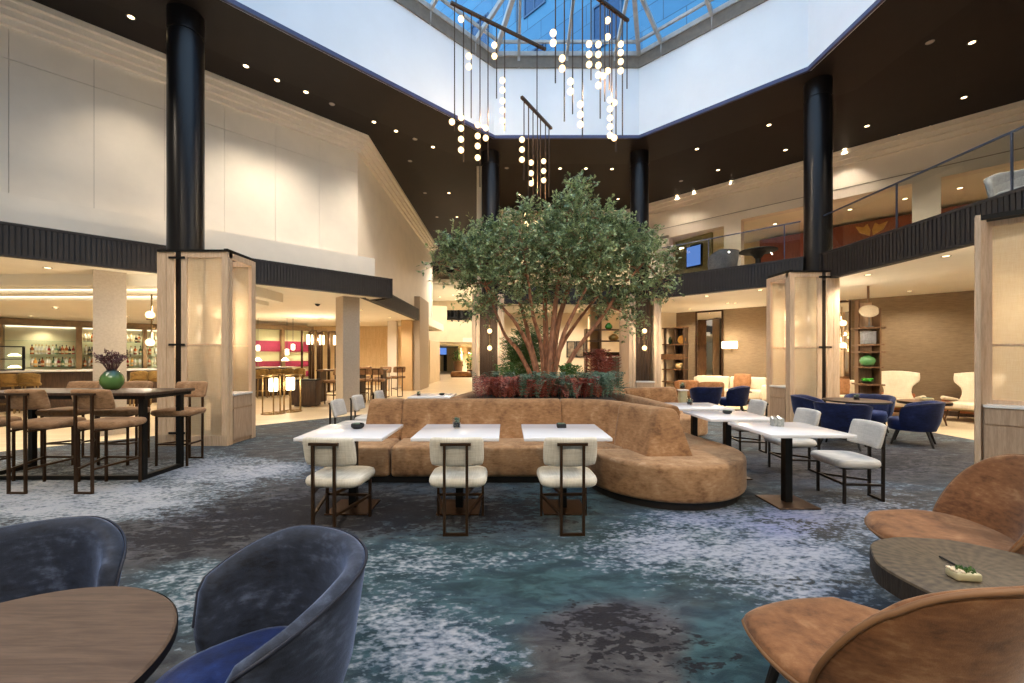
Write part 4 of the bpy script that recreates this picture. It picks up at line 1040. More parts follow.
chandelier('lower short chandelier bar hanging just above the tree top', A3, B3, [
 (524,180,[140.6,150.5,160.5]),(528.5,262,[214.5,224.5,237]),(533,250,[163.5,174,184]),(540.5,210,[]),(537.5,246,[224.5,232.5,242.4]),(545.4,199.6,[162,171.7,181]),(549,197,[])],
 [(537,'up',8.48)])
for c, e in (((-.2,8.6,6.6),55),((2.0,8.1,6.9),60),((.5,9.2,5.4),110)): point(*c, e, (1,.8,.55), .06)

# ------------------------------------------------------------------ tree
def px3(px, py, Y): return Vector((dep(px,Y), Y, zat(py,Y)))
tree = thing('tree', 'tall bushy multi stemmed tree with reddish bark standing in the planter', 'tree', (.69,7.3,.885))
off = Vector((.69,7.3,.885))
rr = random.Random(11)
stems = [  # image columns and rows with depth: paths from the foot upwards
 [(541,383,7.3),(530,350,7.2),(515,322,7.05),(503,308,7.0),(486,285,6.9)],
 [(543,383,7.3),(531,345,7.3),(522,310,7.4),(510,275,7.5),(490,245,7.5)],
 [(545,383,7.35),(541,345,7.2),(533,315,7.0),(528,280,6.9),(520,235,6.9)],
 [(546,383,7.3),(546,340,7.35),(545,300,7.5),(548,255,7.6),(545,215,7.7)],
 [(548,383,7.25),(552,340,7.2),(556,300,7.2),(562,255,7.2),(570,205,7.3)],
 [(550,383,7.3),(556,335,7.4),(566,295,7.5),(580,255,7.6),(590,200,7.6)],
 [(551,383,7.3),(562,340,7.1),(575,310,7.0),(590,280,7.0),(605,240,7.0)],
 [(553,383,7.3),(575,352,7.2),(600,320,7.1),(622,287,7.1),(645,262,7.1)],
 [(540,383,7.3),(519,352,7.5),(505,335,7.8),(495,310,8.0),(478,270,8.0)],
 [(549,383,7.4),(560,350,7.8),(580,318,8.1),(610,280,8.2),(630,240,8.2)]]
m = MB(); tips = []
for k, sp in enumerate(stems):
    P = [px3(*q)-off for q in sp]; P[0].z = -.06
    Q = [Vector(q) for q in catmull3(P, 5)]
    n = len(Q); base = .062 if k in (3,4,5) else .046
    m.tube(Q, [base*(1-.72*i/(n-1)) for i in range(n)], 8)
    tips.append(Q)
def sub(Q, f): i = f*(len(Q)-1); j = min(int(i), len(Q)-2); return Q[j].lerp(Q[j+1], i-j)
lobes = [(438,263,7.1,.12),(450,258,7.15,.26),(462,252,7.2,.36),(452,242,7.2,.22),(480,246,7.2,.40),(500,238,7.2,.40),(513,222,7.3,.26),(526,212,7.3,.20),(480,262,6.9,.42),(505,250,6.9,.48),(495,282,6.9,.40),(470,285,7.0,.30),(484,308,7.0,.28),(520,270,7.0,.46),(532,252,7.0,.46),(526,300,7.0,.34),(548,238,7.2,.44),(562,214,7.3,.38),(577,199,7.3,.30),(579,184,7.3,.12),(572,215,7.1,.46),(600,219,7.3,.40),(614,235,7.2,.40),(560,250,6.9,.50),(588,245,6.9,.50),(575,278,7.0,.42),(605,265,7.0,.46),(632,240,7.3,.42),(628,268,7.1,.42),(652,258,7.1,.34),(662,282,7.1,.24),(645,290,7.1,.30),(600,295,7.2,.38),(622,305,7.2,.30),(632,322,7.2,.18),(548,290,7.3,.34),(515,252,7.9,.45),(560,236,8.0,.55),(605,235,8.0,.6),(545,268,7.9,.5),(590,265,8.0,.5),(470,260,7.7,.36),(640,250,7.8,.4)]
LV = []; LF = []
def leaf(c, d, L, w, nrm):
    s = d.cross(nrm).normalized()*w; o = len(LV); up = nrm*(L*.10)
    LV.extend([tuple(c), tuple(c+d*L*.5+s+up), tuple(c+d*L), tuple(c+d*L*.5-s+up)]); LF.append([o,o+1,o+2]); LF.append([o,o+2,o+3])
for (px, py, Y, r) in lobes:
    c = px3(px, py, Y)-off
    best = min(((sub(Q, f)-c).length, k, f) for k, Q in enumerate(tips) for f in (.45,.6,.75,.9,1.0)); p0 = sub(tips[best[1]], best[2])
    m.tube([p0, p0.lerp(c,.5)+Vector((rr.uniform(-.05,.05),rr.uniform(-.05,.05),.04)), c], [.016,.011,.006], 5)
    for k in range(int(66*(r/.5)**1.8)+12):
        d = Vector((rr.gauss(0,1),rr.gauss(0,.9),rr.gauss(.15,.9))).normalized(); rad = r*rr.uniform(.25,.95)
        b0 = c+d*rad*.55; L = rr.uniform(.22,.42)*(.7+r*.6); dd_ = (d+Vector((rr.gauss(0,.45),rr.gauss(0,.45),rr.gauss(.25,.4)))).normalized()
        e = b0+dd_*L+Vector((0,0,-.04))
        if k % 2 == 0: m.tube([c.lerp(b0,.6), b0, e], [.004,.0035,.0015], 3)
        nl = int(L*36)
        for q in range(nl):
            f = (q+.5)/nl; pc = b0.lerp(e, f); ld = (dd_*.5+Vector((rr.gauss(0,.8),rr.gauss(0,.8),rr.gauss(0,.6)))).normalized()
            nr = Vector((rr.gauss(0,.6),rr.gauss(0,.6)-.2,1)).normalized(); leaf(pc, ld, rr.uniform(.06,.105), rr.uniform(.018,.029), nr)
obj('trunks', m, M['bark'], tree, 50)
fb = MB(); fb.v = LV; fb.f = LF; obj('foliage', fb, M['leaf'], tree, 0)

# plants at the foot of the tree
def plant(x, y, z, h, r, n, mat, label, group, width=.018, name='fern', seed=1, arch=.5, pairs=True):
    q = random.Random(seed); t = thing(name, label, 'plant', (x,y,z), 0, group); m = MB()
    for k in range(n):
        a = q.uniform(0,2*PI); hh = h*q.uniform(.6,1.05); ro = r*q.uniform(.4,1.05); u = Vector((math.cos(a),math.sin(a),0)); s = Vector((-u.y,u.x,0))
        N = 7; o_ = Vector((q.gauss(0,1),q.gauss(0,1),0))*r*.38; pts = [o_+u*(ro*.75*(i/N)**1.3)+Vector((0,0,hh*(math.sin(PI*.5*min(1,i/N*1.25))-arch*.5*max(0,i/N-.6)))) for i in range(N+1)]
        if pairs:
            for i in range(1, N*2):
                f = i/(N*2); j = min(int(f*N), N-1); c = pts[j].lerp(pts[j+1], f*N-j); w = width*4.2*math.sin(PI*min(.96,f+.1))**.8
                dr_ = (pts[j+1]-pts[j]).normalized()
                for sg in (-1,1):
                    e = c+s*sg*w+dr_*w*.5; m.add([c, c+(e-c)*.5+dr_*.012, e, c+(e-c)*.5-dr_*.008], [[0,1,2,3]])
            m.add([p-s*.003 for p in pts]+[p+s*.003 for p in pts], [[i,i+1,N+1+i+1,N+1+i] for i in range(N)])
        else:
            wv = [width*math.sin(PI*min(.97,.12+.88*i/N)) for i in range(N+1)]
            m.add([p-s*w for p,w in zip(pts,wv)]+[p+s*w for p,w in zip(pts,wv)], [[i,i+1,N+1+i+1,N+1+i] for i in range(N)])
    obj('fronds', m, mat, t, 0); m = MB(); m.lathe([(.02,-.004),(.012,h*.3)], 8); obj('stem', m, M['bark'], t); return t
row = [(496,6.2,'r'),(498,6.6,'f'),(500,6.0,'r'),(530,6.0,'f'),(598,6.0,'f'),(548,6.0,'r'),(582,6.4,'f'),(512,6.1,'r'),(524,6.25,'r'),(540,6.1,'r'),(532,6.6,'f'),(552,6.3,'f'),(562,6.0,'f'),(574,6.15,'r'),(586,6.05,'r'),(590,6.6,'f'),(602,6.3,'f'),(570,6.7,'g'),(508,6.9,'g'),(548,6.8,'f'),(585,7.2,'r'),(606,6.9,'f')]
cnt = {'f':0,'r':0,'g':0}; row.sort()
for i, (px, Y, k) in enumerate(row):
    x = dep(px, Y); nme = {'f':('fern','grey green spiky fern'),'r':('red_shrub','low dark red leafy shrub'),'g':('green_shrub','dark green upright shrub')}[k]
    cnt[k] += 1
    plant(x, Y, .89, {'f':.36,'r':.30,'g':.5}[k], .36 if k != 'g' else .22, 30 if k != 'g' else 22, {'f':M['leaf_fern'],'r':M['leaf_red'],'g':M['leaf_green']}[k], f'{nme[1]} in the tree planter, {ORD[cnt[k]-1]} of its kind from left', 'plants at the foot of the tree', {'f':.014,'r':.018,'g':.02}[k], nme[0], 20+i, .6, True)
plant(dep(512,9.0), 9.0, .89, 1.0, .35, 60, M['leaf_green'], 'tall bright green bush left of the trunks behind the planter', None, .022, 'bush', 77, .4, True)
plant(dep(600,8.0), 8.0, .89, .75, .3, 34, M['leaf_red'], 'tall red leaved shrub right of the trunks behind the planter ferns', None, .03, 'red_shrub', 79, .4, True)
plant(dep(528,9.0), 9.0, .89, 1.3, .5, 130, M['leaf_green'], 'dark leafy bush right behind the tree trunks', None, .03, 'bush', 78, .4, True)

# ------------------------------------------------------------------ back zone: shelving behind the tree
t = thing('room_divider', 'walnut shelf divider with a dark woven panel behind the tree', 'shelf', (0,0,.002))
xa, xb, yd = dep(586,12.9), dep(628,12.9), 12.9
m = MB(); m.box(xa,yd,0, xa+.05,yd+.35,2.35); m.box(xb-.05,yd,0, xb,yd+.35,3.05); m.box(dep(601,12.9)-.03,yd,0, dep(601,12.9)+.02,yd+.35,3.05); obj('upright', m, M['walnut'], t, 0)
for z in (.5,1.0,1.48,1.95,2.3):
    m = MB(); m.box(xa,yd,z, xb,yd+.35,z+.035); obj('shelf', m, M['walnut'], t, 0)
m = MB(); m.box(xa-.1,yd-.01,1.5, xb,yd-.004,1.62); obj('band', m, M['bronze'], t, 0)
m = MB(); m.box(dep(603,12.9),yd-.02,.12, xb-.07,yd-.004,1.46); obj('woven_panel', m, plain('taupe_mesh', lin(116,102,76), .8, 0, .06, 60), t, 0)
m = MB(); m.box(dep(590,13.3),13.3,0, dep(600,13.3),13.6,3.08); struct('pillar_6', m, M['pillar_warm'], smooth=0)
def pot(x, y, z, r, h, label, mat, name='vase', prof=None):
    t = thing(name, label, name.replace('_',' '), (x,y,z)); m = MB(); m.lathe([(a*r,b*h) for a,b in (prof or [(.5,0),(.9,.2),(1,.45),(.7,.8),(.4,.92),(.45,1),(.35,.98)])], 18); obj(name+'_body', m, mat, t, 60)
    m = MB(); m.lathe([(.42*r,h),(.47*r,h*1.01),(.42*r,h*1.03),(.36*r,h*1.01)], 18); obj('rim', m, mat, t, 60); return t
pot(dep(614,13.0),13.05,1.985,.16,.2,'golden bowl shaped ornament on the divider shelf behind the tree',M['gold'],'ornament')
pot(dep(609,13.0),13.05,2.337,.12,.2,'green glass vase on top of the divider behind the tree',bottle_mat('green_vase_glass', lin(60,140,40)))
for i, px in enumerate((571,580)):
    t = thing('picture', f'dark framed picture on the cream wall behind the tree, {"left" if i == 0 else "right"} one', 'picture', (dep(px,15.15),15.19,1.75))
    m = MB(); m.box(-.16,-.02,-.3, .16,0,.3); obj('frame', m, M['black'], t, 0); m = MB(); m.box(-.12,-.025,-.26, .12,-.021,.26); obj('print', m, plain('grey_print', lin(120,104,84), .6, 0, .3, 6) if 'grey_print' not in bpy.data.materials else bpy.data.materials['grey_print'], t, 0)

# ------------------------------------------------------------------ bar on the left
def F45(c, off=0): return Matrix.Translation((-20, c-20, 0)) @ Matrix.Rotation(R(45), 4, 'Z')   # +x runs along the wall to the back right, -y faces the atrium
def bx(px, c): p = dl(px, c); return (Vector(p)-Vector((-20,c-20))).length
MBR = F45(24.4); x0, x1 = bx(-60,24.4), bx(293,24.4)
t = thing('bar_counter', 'long walnut bar counter with a pale stone top in front of the bottle shelves', 'bar counter', (0,0,.002))
m = MB(); m.box(x0,.12,0, x1,.7,1.05, MBR); k = x0
while k < x1-.1: m.box(k+.02,.09,.1, min(k+1.2,x1)-.02,.121,1.0, MBR); k += 1.2
obj('front', m, M['dark_walnut'], t, 0)
m = MB(); m.box(x0-.05,-.12,1.05, x1+.08,.75,1.10, MBR); obj('counter_top', m, M['counter'], t, 0)
c2 = 27.6; MBK = F45(c2)
bays = [(3,76),(82,96),(124,143),(147,170)]
t = thing('back_bar', 'bronze framed back bar with lit glass bottle shelves', 'shelf', (0,0,.002))
xb0 = bx(-60,c2); xb1 = bx(176,c2)
m = MB(); m.box(xb0,-.05,2.45, xb1,.4,2.65, MBK); m.box(xb0,-.05,0, xb1,.4,1.02, MBK)
edges = [xb0]+[v for a,b in bays for v in (bx(a,c2),bx(b,c2))]+[xb1]
for i in range(0, len(edges), 2): m.box(edges[i],-.05,1.02, edges[i+1],.4,2.45, MBK)
obj('frame', m, M['bar_frame'], t, 0)
m = MB(); m.box(xb0,.34,1.0, xb1,.4,2.46, MBK); obj('lit_back', m, plain('pale_lit_back', lin(226,222,190), .6, 0, .01), t, 0)
SHZ = (1.16,1.56,1.98)
nb = 0
for bi, (a, b) in enumerate(bays):
    u0, u1 = bx(a,c2), bx(b,c2)
    for z in SHZ:
        m = MB(); m.box(u0+.01,.0,z-.014, u1-.01,.335,z-.002, MBK); obj('glass_shelf', m, M['shelf_glass'], t, 0)
    m = MB(); m.box(u0+.02,.29,2.41, u1-.02,.33,2.44, MBK); obj('light_strip', m, M['glow_shelf'], t, 0)
    c = MBK @ Vector(((u0+u1)/2,.05,2.38)); spot(c.x, c.y, c.z, 22*max(.6,(u1-u0)/2), (1,.86,.58), 150, .1)
def bottle_me(k, mat):
    r = random.Random(k); w = .036+.010*r.random(); h = .24+.07*r.random(); s = .55+.12*r.random()
    m = MB(); m.lathe([(w*.9,0),(w,.01),(w,h*s),(w*.4,h*(s+.14)),(.013,h*(s+.2)),(.013,h*.93)], 12); return m, h
protos = []
for k in range(6):
    m, h = bottle_me(k, BOT[k]); o = obj('bottle', m, BOT[k]); mm = MB(); mm.lathe([(.014,h*.9),(.016,h*.905),(.016,h),(.012,h+.004)], 10); obj('cap', mm, M['black'] if k % 2 == 0 else M['gold'], o)
    mm = MB(); mm.lathe([(.0475,h*.16),(.0475,h*.4)], 12); obj('label', mm, M['white_pot'], o); protos.append(o)
SH = ['lower','middle','upper']; BAY = ['wide left','narrow second','third','right-hand']
used = [False]*6; rb = random.Random(4)
for bi, (a, b) in enumerate(bays):
    u0, u1 = bx(a,c2), bx(b,c2)
    for si, z in enumerate(SHZ):
        if bi == 0 and si == 2: continue
        n = {0:13,1:3,2:4,3:4}[bi]; lo = u0+.08+(.5 if bi == 0 else 0)
        for q in range(n):
            k = rb.choice([0,1,1,1,1,3,4,5,0,4,2]); p = MBK @ Vector((lo+(u1-.08-lo)*q/(n-1)+rb.uniform(-.02,.02), .10+rb.uniform(-.02,.02), z))
            lb = f'{BOTN[k]} bottle on the {SH[si]} shelf of the {BAY[bi]} bar bay, {ORD[q]} from left'
            if not used[k]: used[k] = True; o = protos[k]; o.location = p
            else: o = dup(protos[k], p, 0)
            tag(o, lb, 'bottle', 'bottles on the back bar')
# bar chairs
def bar_chair(label):
    t = thing('bar_chair', label, 'bar stool'); m = MB()
    def fn(u, v):
        a = u*1.2; r = .22
        return (r*math.sin(a), -r*math.cos(a)+.0, .92+.13*v-.05*u*u), (-math.sin(a), math.cos(a), 0)
    m.pad(fn, .05, 16, 8, 7); obj('backrest', m, M['olive'], t, 60)
    m = MB(); m.lathe([(.19,.70),(.21,.72),(.21,.76),(.18,.79),(.05,.795)], 24); obj('seat', m, M['olive'], t, 60)
    for k in range(4):
        a = PI/4+k*PI/2; m = MB(); m.bar((.16*math.cos(a),.16*math.sin(a),.705),(.21*math.cos(a),.21*math.sin(a),0),.025); obj('leg', m, M['brass'], t, 0)
    m = MB(); m.tube([(.19*math.cos(2*PI*i/20),.19*math.sin(2*PI*i/20),.25) for i in range(20)], .01, 6, closed=True); obj('foot_ring', m, M['brass'], t); return t
M['olive'] = suede('olive_velvet', lin(92,70,34), lin(126,98,52), lin(150,122,70), .3, (1,.9,.6), 6)
bcs = None
for i, (px, nm) in enumerate([(6,'leftmost, below the display case'),(30,'second from the left'),(138,'right of the square pillar'),(157,'beside the oak screen edge'),(262,'first right of the oak screen'),(275,'second right of the oak screen'),(287,'third right of the oak screen'),(299,'at the far end of the bar')]):
    x, y = dl(px, 23.7); lb = 'olive velvet bar chair at the long bar, '+nm
    if bcs is None: bcs = bar_chair(lb); bcs.location = (x,y,.003); bcs.rotation_euler[2] = R(45); bcs['group'] = 'olive bar chairs at the long bar'
    else: dup(bcs, (x,y,.003), R(45+random.Random(i).uniform(-15,15)), lb, 'olive bar chairs at the long bar')
# display case on the bar
t = thing('display_case', 'black framed glass display case on the bar at the left photo edge', 'display case', (0,0,0)); x0 = bx(-6,24.7); x1 = bx(23,24.7); MD = F45(24.7)
m = MB()
for (a, b) in ((x0,.0),(x1,.0),(x0,.32),(x1,.32)): m.box(a-.015,b-.015,1.103, a+.015,b+.015,1.75, MD)
for z in (1.103,1.40,1.74): m.box(x0,-.015,z, x1,.015,z+.025, MD); m.box(x0,.305,z, x1,.335,z+.025, MD); m.box(x0-.015,0,z, x0+.015,.32,z+.025, MD); m.box(x1-.015,0,z, x1+.015,.32,z+.025, MD)
obj('frame', m, M['black_metal'], t, 0); m = MB(); m.box(x0,.0,1.42, x1,.32,1.428, MD); m.box(x0,.155,1.11, x1,.165,1.74, MD); obj('glass', m, M['glass'], t, 0)
for k in range(2):
    c = MD @ Vector((x1-.16-.0*k,.08,1.56-k*.32)); m = MB(); m.lathe([(.05,0),(.12,-.05),(.12,-.06),(.02,-.06)], 16, c=tuple(c)); obj('lamp_shade', m, M['glow_soft'], t)
# wine wall at the end of the bar
c3 = 29.2; MW = F45(c3); x0, x1 = bx(252,c3), bx(313,c3)
t = thing('wine_wall', 'bronze framed wall of cream and magenta shelf bands beyond the bar', 'shelf', (0,0,.002))
m = MB(); xm = (x0+x1)/2-.1
for a in (x0, xm, x1-.1): m.box(a,-.05,0, a+.12,.4,2.9, MW)
m.box(x0,-.05,2.72, x1,.4,2.92, MW); m.box(x0,-.05,0, x1,.4,.3, MW); obj('frame', m, M['bar_frame'], t, 0)
m = MB(); m.box(x0,.3,.2, x1,.38,2.75, MW); obj('cream_back', m, plain('cream_back_panel', lin(222,224,180), .6, 0, .01), t, 0)
for z0, z1 in ((.55,.8),(1.02,1.28),(1.72,2.2)):
    m = MB(); m.box(x0+.12,.2,z0, x1-.1,.298,z1, MW); obj('magenta_band', m, M['magenta'], t, 0)
for k in (1,2):
    c = MW @ Vector((x0+(x1-x0)*k/3,-.35,2.7)); spot(c.x,c.y,c.z,55,(1,.86,.6),140,.1)
# lanterns
def lantern(x, y, label, h=1.0, w=.28, hz=(.55,.95), name='floor_lantern', z=.003, col=None):
    t = thing(name, label, 'lantern', (x,y,z)); n = 6; m = MB()
    for k in range(n):
        a = 2*PI*k/n; m.bar((w*math.cos(a),w*math.sin(a),0),(w*math.cos(a),w*math.sin(a),h),.022 if h < 1.5 else .05)
    obj('bar_cage', m, M['brass' if h < 1.5 else 'bronze'], t, 0)
    for zz in (.012,h-.012):
        m = MB(); m.tube([(w*math.cos(2*PI*i/28),w*math.sin(2*PI*i/28),zz) for i in range(28)], .014, 6, closed=True); obj('ring', m, M['brass' if h < 1.5 else 'bronze'], t)
    m = MB(); m.lathe([(w*.34,hz[0]+.03),(w*.38,hz[0]+.05),(w*.38,hz[1]-.05),(w*.34,hz[1]-.03)], 20); obj('glow_shade', m, M['glow_warm'], t)
    m = MB(); m.tube([(0,0,hz[1] if h > 1.5 else 0),(0,0,h if h > 1.5 else hz[0])], .012, 6); obj('stem', m, M['bronze'], t)
    if h > 1.5: 
        m = MB(); m.lathe([(w*.4,h-.03),(w*.4,h),(.02,h)], 12); m.bar((-w,0,h-.01),(w,0,h-.01),.02); obj('cap', m, M['bronze'], t)
    else:
        m = MB(); m.bar((-w,0,.012),(w,0,.012),.02); m.bar((0,-w,.012),(0,w,.012),.02); obj('base_bar', m, M['brass'], t, 0)
    point(x, y-.35, z+(hz[0]+hz[1])/2, 14 if h < 1.5 else 34); return t
lantern(-6.05,10.75,'brass caged floor lantern nearest the oak screen, lit shade inside')
lantern(-5.82,11.15,'brass caged floor lantern second from the oak screen, lit shade inside')
for (px, Y, l) in ((310,16.9,'tall dark caged column lantern, nearest the wine wall'),(321,17.2,'tall dark caged column lantern, middle of three'),(336.5,17.6,'tall dark caged column lantern, beside the square pillar')):
    lantern(dep(px,Y), Y, l, 2.55, .34, (1.95,2.4), 'column_lantern')
# pendants in front of the wine wall
for i, (px, py) in enumerate(((258,348),(293,347),(287,352))):
    Y = 17.2; x = dep(px,Y); z = zat(py,Y); t = thing('pendant_lamp', f'small glowing pendant lamp before the wine wall, {ORD[i]} one', 'lamp', (0,0,0)); m = MB(); m.lathe([(.05,z-.12),(.07,z-.1),(.07,z+.1),(.04,z+.12)], 14, c=(x,Y,0)); obj('lamp_shade', m, M['glow_soft'], t); point(x-.2, Y-.2, z, 16); m = MB(); m.tube([(x,Y,z+.12),(x,Y,3.085)], .008, 6); obj('cord', m, M['black'], t)
for i, px in enumerate((258,285)):
    x, y = dl(px, 24.6); t = thing('bar_lamp', f'small cone table lamp on the bar, {"left" if i == 0 else "right"} one right of the oak screen', 'lamp', (x,y,1.103)); m = MB(); m.lathe([(.05,.34),(.14,.22),(.13,.22),(.03,.33)], 18); obj('lamp_shade', m, M['glow_soft'], t); m = MB(); m.lathe([(.07,0),(.07,.015),(.012,.02),(.012,.26)], 14); obj('stand', m, M['brass'], t)
t = thing('host_stand', 'dark wooden sideboard below the column lanterns left of the square pillar', 'cabinet', (-5.98,12.45,.003), R(10)); m = MB(); m.box(-.3,-.25,.02,.3,.25,.76); obj('body', m, M['dark_walnut'], t, 0); m = MB(); m.box(-.32,-.27,.762,.32,.27,.80); obj('top', m, M['black'], t, 0)
for s in (-1,1):
    m = MB(); m.box(-.14+s*.145-.135,-.268,.06,-.14+s*.145+.135 if s < 0 else .28,-.252,.74); obj('door', m, M['dark_walnut'], t, 0)
# ceiling speaker eyeballs
for (px, py, l) in ((149,288,'black eyeball spotlight in the cream ceiling left of the oak screen'),(317.5,303.5,'black eyeball spotlight in the cream ceiling left of the square pillar')):
    x, y, z = at(px, py, 3.08); t = thing('eyeball_spotlight', l, 'spotlight', (x,y,3.08)); m = MB(); m.sphere((0,0,-.008), .075, 14); obj('ball', m, M['black'], t); m = MB(); m.lathe([(.078,-.014),(.12,-.01),(.12,0.003)], 20, cap=False); obj('trim_ring', m, M['soffit'], t)

for k in range(2):
    zp = (2.86,2.76)[k]; y = 8.4+.3*k
    t = thing('cove_light', f'thin glowing strip in the stepped cream ceiling over the high table, {["outer","inner"][k]} step', 'light strip', (0,0,0))
    m = MB(); m.box(-16,y-.03,zp-.022, -6.05-.3*k,y-.004,zp-.002); obj('strip', m, M['glow_cove'], t, 0)
    m = MB(); m.box(-16,y-.045,zp-.024, -6.05-.3*k,y-.031,zp-.002); obj('lip', m, M['soffit'], t, 0)
# ------------------------------------------------------------------ lounge on the right
def arm_sofa(x, y, rz, L, label):
    t = thing('sofa', label, 'sofa', (x,y,.003), rz); m = MB(); m.box(-L/2+.06,-.36,.12, L/2-.06,.38,.17)
    for sx in (-1,1):
        for sy in (-1,1): m.box(sx*(L/2-.16)-.025,sy*.3-.025,0, sx*(L/2-.16)+.025,sy*.3+.025,.12)
    obj('base', m, M['walnut'], t, 0); w = (L-.36)/2
    for k in (-1,1):
        m = MB(); m.rbox(k*w/2,.06,.32,w-.01,.78,.26,.05); obj('seat_cushion', m, M['cream_fabric'], t, 60); m = MB(); m.rbox(k*w/2,-.30,.62,w-.02,.2,.42,.06); obj('back_cushion', m, M['cream_fabric'], t, 60)
        m = MB(); m.rbox(k*(L/2-.09),.0,.40,.18,.86,.46,.05); obj('arm', m, M['cream_fabric'], t, 60)
    m = MB(); m.rbox(0,-.43,.48,L-.1,.12,.6,.04); obj('back', m, M['cream_fabric'], t, 60); return t
def w45(px, c): return dr(px, c)
def pillow(x, y, z, rz, s, label, tilt=20):
    t = thing('cushion', label, 'cushion', (x,y,z), rz); m = MB()
    def fn(u, v): return (u*s/2*(1-.06*(1-v*v)*0-.05*v*v*u*u), 0, s/2+v*s/2*(1-.05*u*u*v*v)), (0,1,0)
    m.pad(fn, .16, 14, 14, 2.2, Matrix.Rotation(R(tilt), 4, 'X')); obj('cover', m, M['orange_pillow'], t, 70)
    ed = [(s/2*a, 0, s/2+s/2*b) for a, b in [(-.93,-.93),(0,-1),(.93,-.93),(1,0),(.93,.93),(0,1),(-.93,.93),(-1,0)]]
    m = MB(); m.tube([Matrix.Rotation(R(tilt), 4, 'X') @ Vector(e) for e in ed], .006, 6, closed=True); obj('seam', m, M['orange_pillow'], t); return t
sx_, sy_ = w45(727, 20.6); arm_sofa(sx_, sy_, R(135), 2.5, 'long cream upholstered sofa against the brown wall below the glowing wall lamp')
px_, py_ = w45(739, 20.35); pillow(px_+.05, py_-.05, .462, R(135), .5, 'rust coloured square cushion on the long cream sofa', 16)
sx2, sy2 = w45(829, 20.6); arm_sofa(sx2, sy2, R(135), 1.5, 'small cream sofa partly hidden behind the right column screen')
a_, b_ = w45(839, 20.2); pillow(a_, b_, .462, R(135), .45, 'rust patterned cushion on the small cream sofa by the shelf tower', 16)
def tan_arm(x, y, rz, label):
    t = thing('armchair', label, 'armchair', (x,y,.003), rz, 'rust armchairs before the cream sofa'); m = MB()
    def fn(u, v): a = u*1.35; return (.36*math.sin(a), -.32*math.cos(a)+.02, .52+.24*v-.06*abs(u)**3), (-math.sin(a), math.cos(a), .1)
    m.pad(fn, .07, 20, 10, 7); obj('shell', m, M['orange_pillow'], t, 60); m = MB(); m.rbox(0,.05,.36,.54,.54,.16,.06); obj('seat', m, M['orange_pillow'], t, 60)
    for sx in (-1,1):
        for sy in (-1,1): m = MB(); m.tube([(sx*.2,.04+sy*.2,.285),(sx*.25,.04+sy*.25,0)], [.02,.012], 8); obj('leg', m, M['leg_black'], t)
tan_arm(dep(686,13.0),13.0,R(-10),'rust suede armchair in front of the bookcase, left of the long cream sofa')
tan_arm(dep(710,12.2),12.2,R(-8),'rust suede armchair with its back turned, in front of the long cream sofa')
t = thing('side_table', 'small dark side table right of the blue chair before the cream sofa', 'table', (dep(741,11.4),11.4,.003)); m = MB(); m.lathe([(.26,.50),(.27,.505),(.27,.525),(.26,.53)], 28); obj('top', m, M['dark_walnut'], t); m = MB(); m.lathe([(.18,0),(.18,.015),(.02,.03),(.02,.5)], 20); obj('stand', m, M['black_metal'], t)
t = thing('lamp_stand', 'white square plinth with a small plant glass behind the sofa end', 'plinth', (dep(682.5,9.6),9.6,.006)); m = MB(); m.rbox(0,0,.34,.16,.16,.68,.01); obj('column', m, M['white_pot'], t); m = MB(); m.rbox(0,0,.70,.2,.2,.03,.005); obj('top', m, M['marble'], t)
jar(dep(682.5,9.6),9.6,.7225,.13,.16,'small glass jar with a green plant on the white square plinth')
# wall lamp
lx = wx(731,21.4); t = thing('wall_lamp', 'rectangular glowing wall lamp above the cream sofa', 'lamp', (5.6,15.8,0), R(-45))
m = MB(); m.rbox(lx,-.14,1.87,.44,.18,.24,.02); obj('lamp_shade', m, M['glow_warm'], t); m = MB(); m.box(lx-.05,-.05,1.70, lx+.05,-.002,1.74); m.box(lx-.015,-.14,1.71, lx+.015,-.04,1.73); m.box(lx-.012,-.15,1.71, lx+.012,-.13,1.76); obj('bracket', m, M['brass'], t, 0)
v = MR @ Vector((lx,-.45,1.9)); point(v.x, v.y, v.z, 26, r=.12)
# bookcase beside the back right screen
t = thing('bookcase', 'dark walnut open bookcase with ornaments beside the tall mirror', 'bookcase', (5.6,15.8,0), R(-45))
b0, b1 = wx(657,21.1,(5.6,15.8)), wx(684,21.1,(5.6,15.8)); zt = 2.5
b0, b1 = .1, 0
Pb = Vector(dr(684,20.9)); Pa = Vector(dr(655,20.9)); t.location = (Pa.x,Pa.y,.002); Lb = (Pb-Pa).length
m = MB()
for x in (0,Lb*.33,Lb*.66,Lb-.04): m.box(x,0,0, x+.04,.36,zt)
m.box(0,.34,0,Lb,.36,zt); obj('upright', m, M['dark_walnut'], t, 0)
for z in (.02,.55,1.0,1.42,1.9,zt): m = MB(); m.box(-.03,-.02,z, Lb+.03,.36,z+.04); obj('shelf', m, M['walnut'], t, 0)
m = MB(); m.box(-.03,-.04,1.38, Lb+.03,-.02,1.58); obj('band', m, M['walnut'], t, 0)
Mbk = Matrix.Translation((Pa.x,Pa.y,0)) @ Matrix.Rotation(R(-45), 4, 'Z')
def onshelf(u, z, d=.14): return Mbk @ Vector((Lb*u, d, z+.044))
pot(*onshelf(.80,1.0), .15,.22,'pale shell shaped ornament on the lower bookcase shelf',plain('shell_ornament', lin(224,196,140), .4),'ornament',[(.3,0),(.9,.15),(1,.5),(.85,.9),(.5,1),(.4,.96)])
pot(*onshelf(.12,1.0), .09,.24,'white vase on the lower left bookcase shelf',M['white_pot'])
pot(*onshelf(.25,1.9), .07,.3,'clear bottle vase on the upper bookcase shelf',BOT[1]); pot(*onshelf(.45,1.9,.2), .07,.26,'dark bottle vase on the upper bookcase shelf',BOT[2])
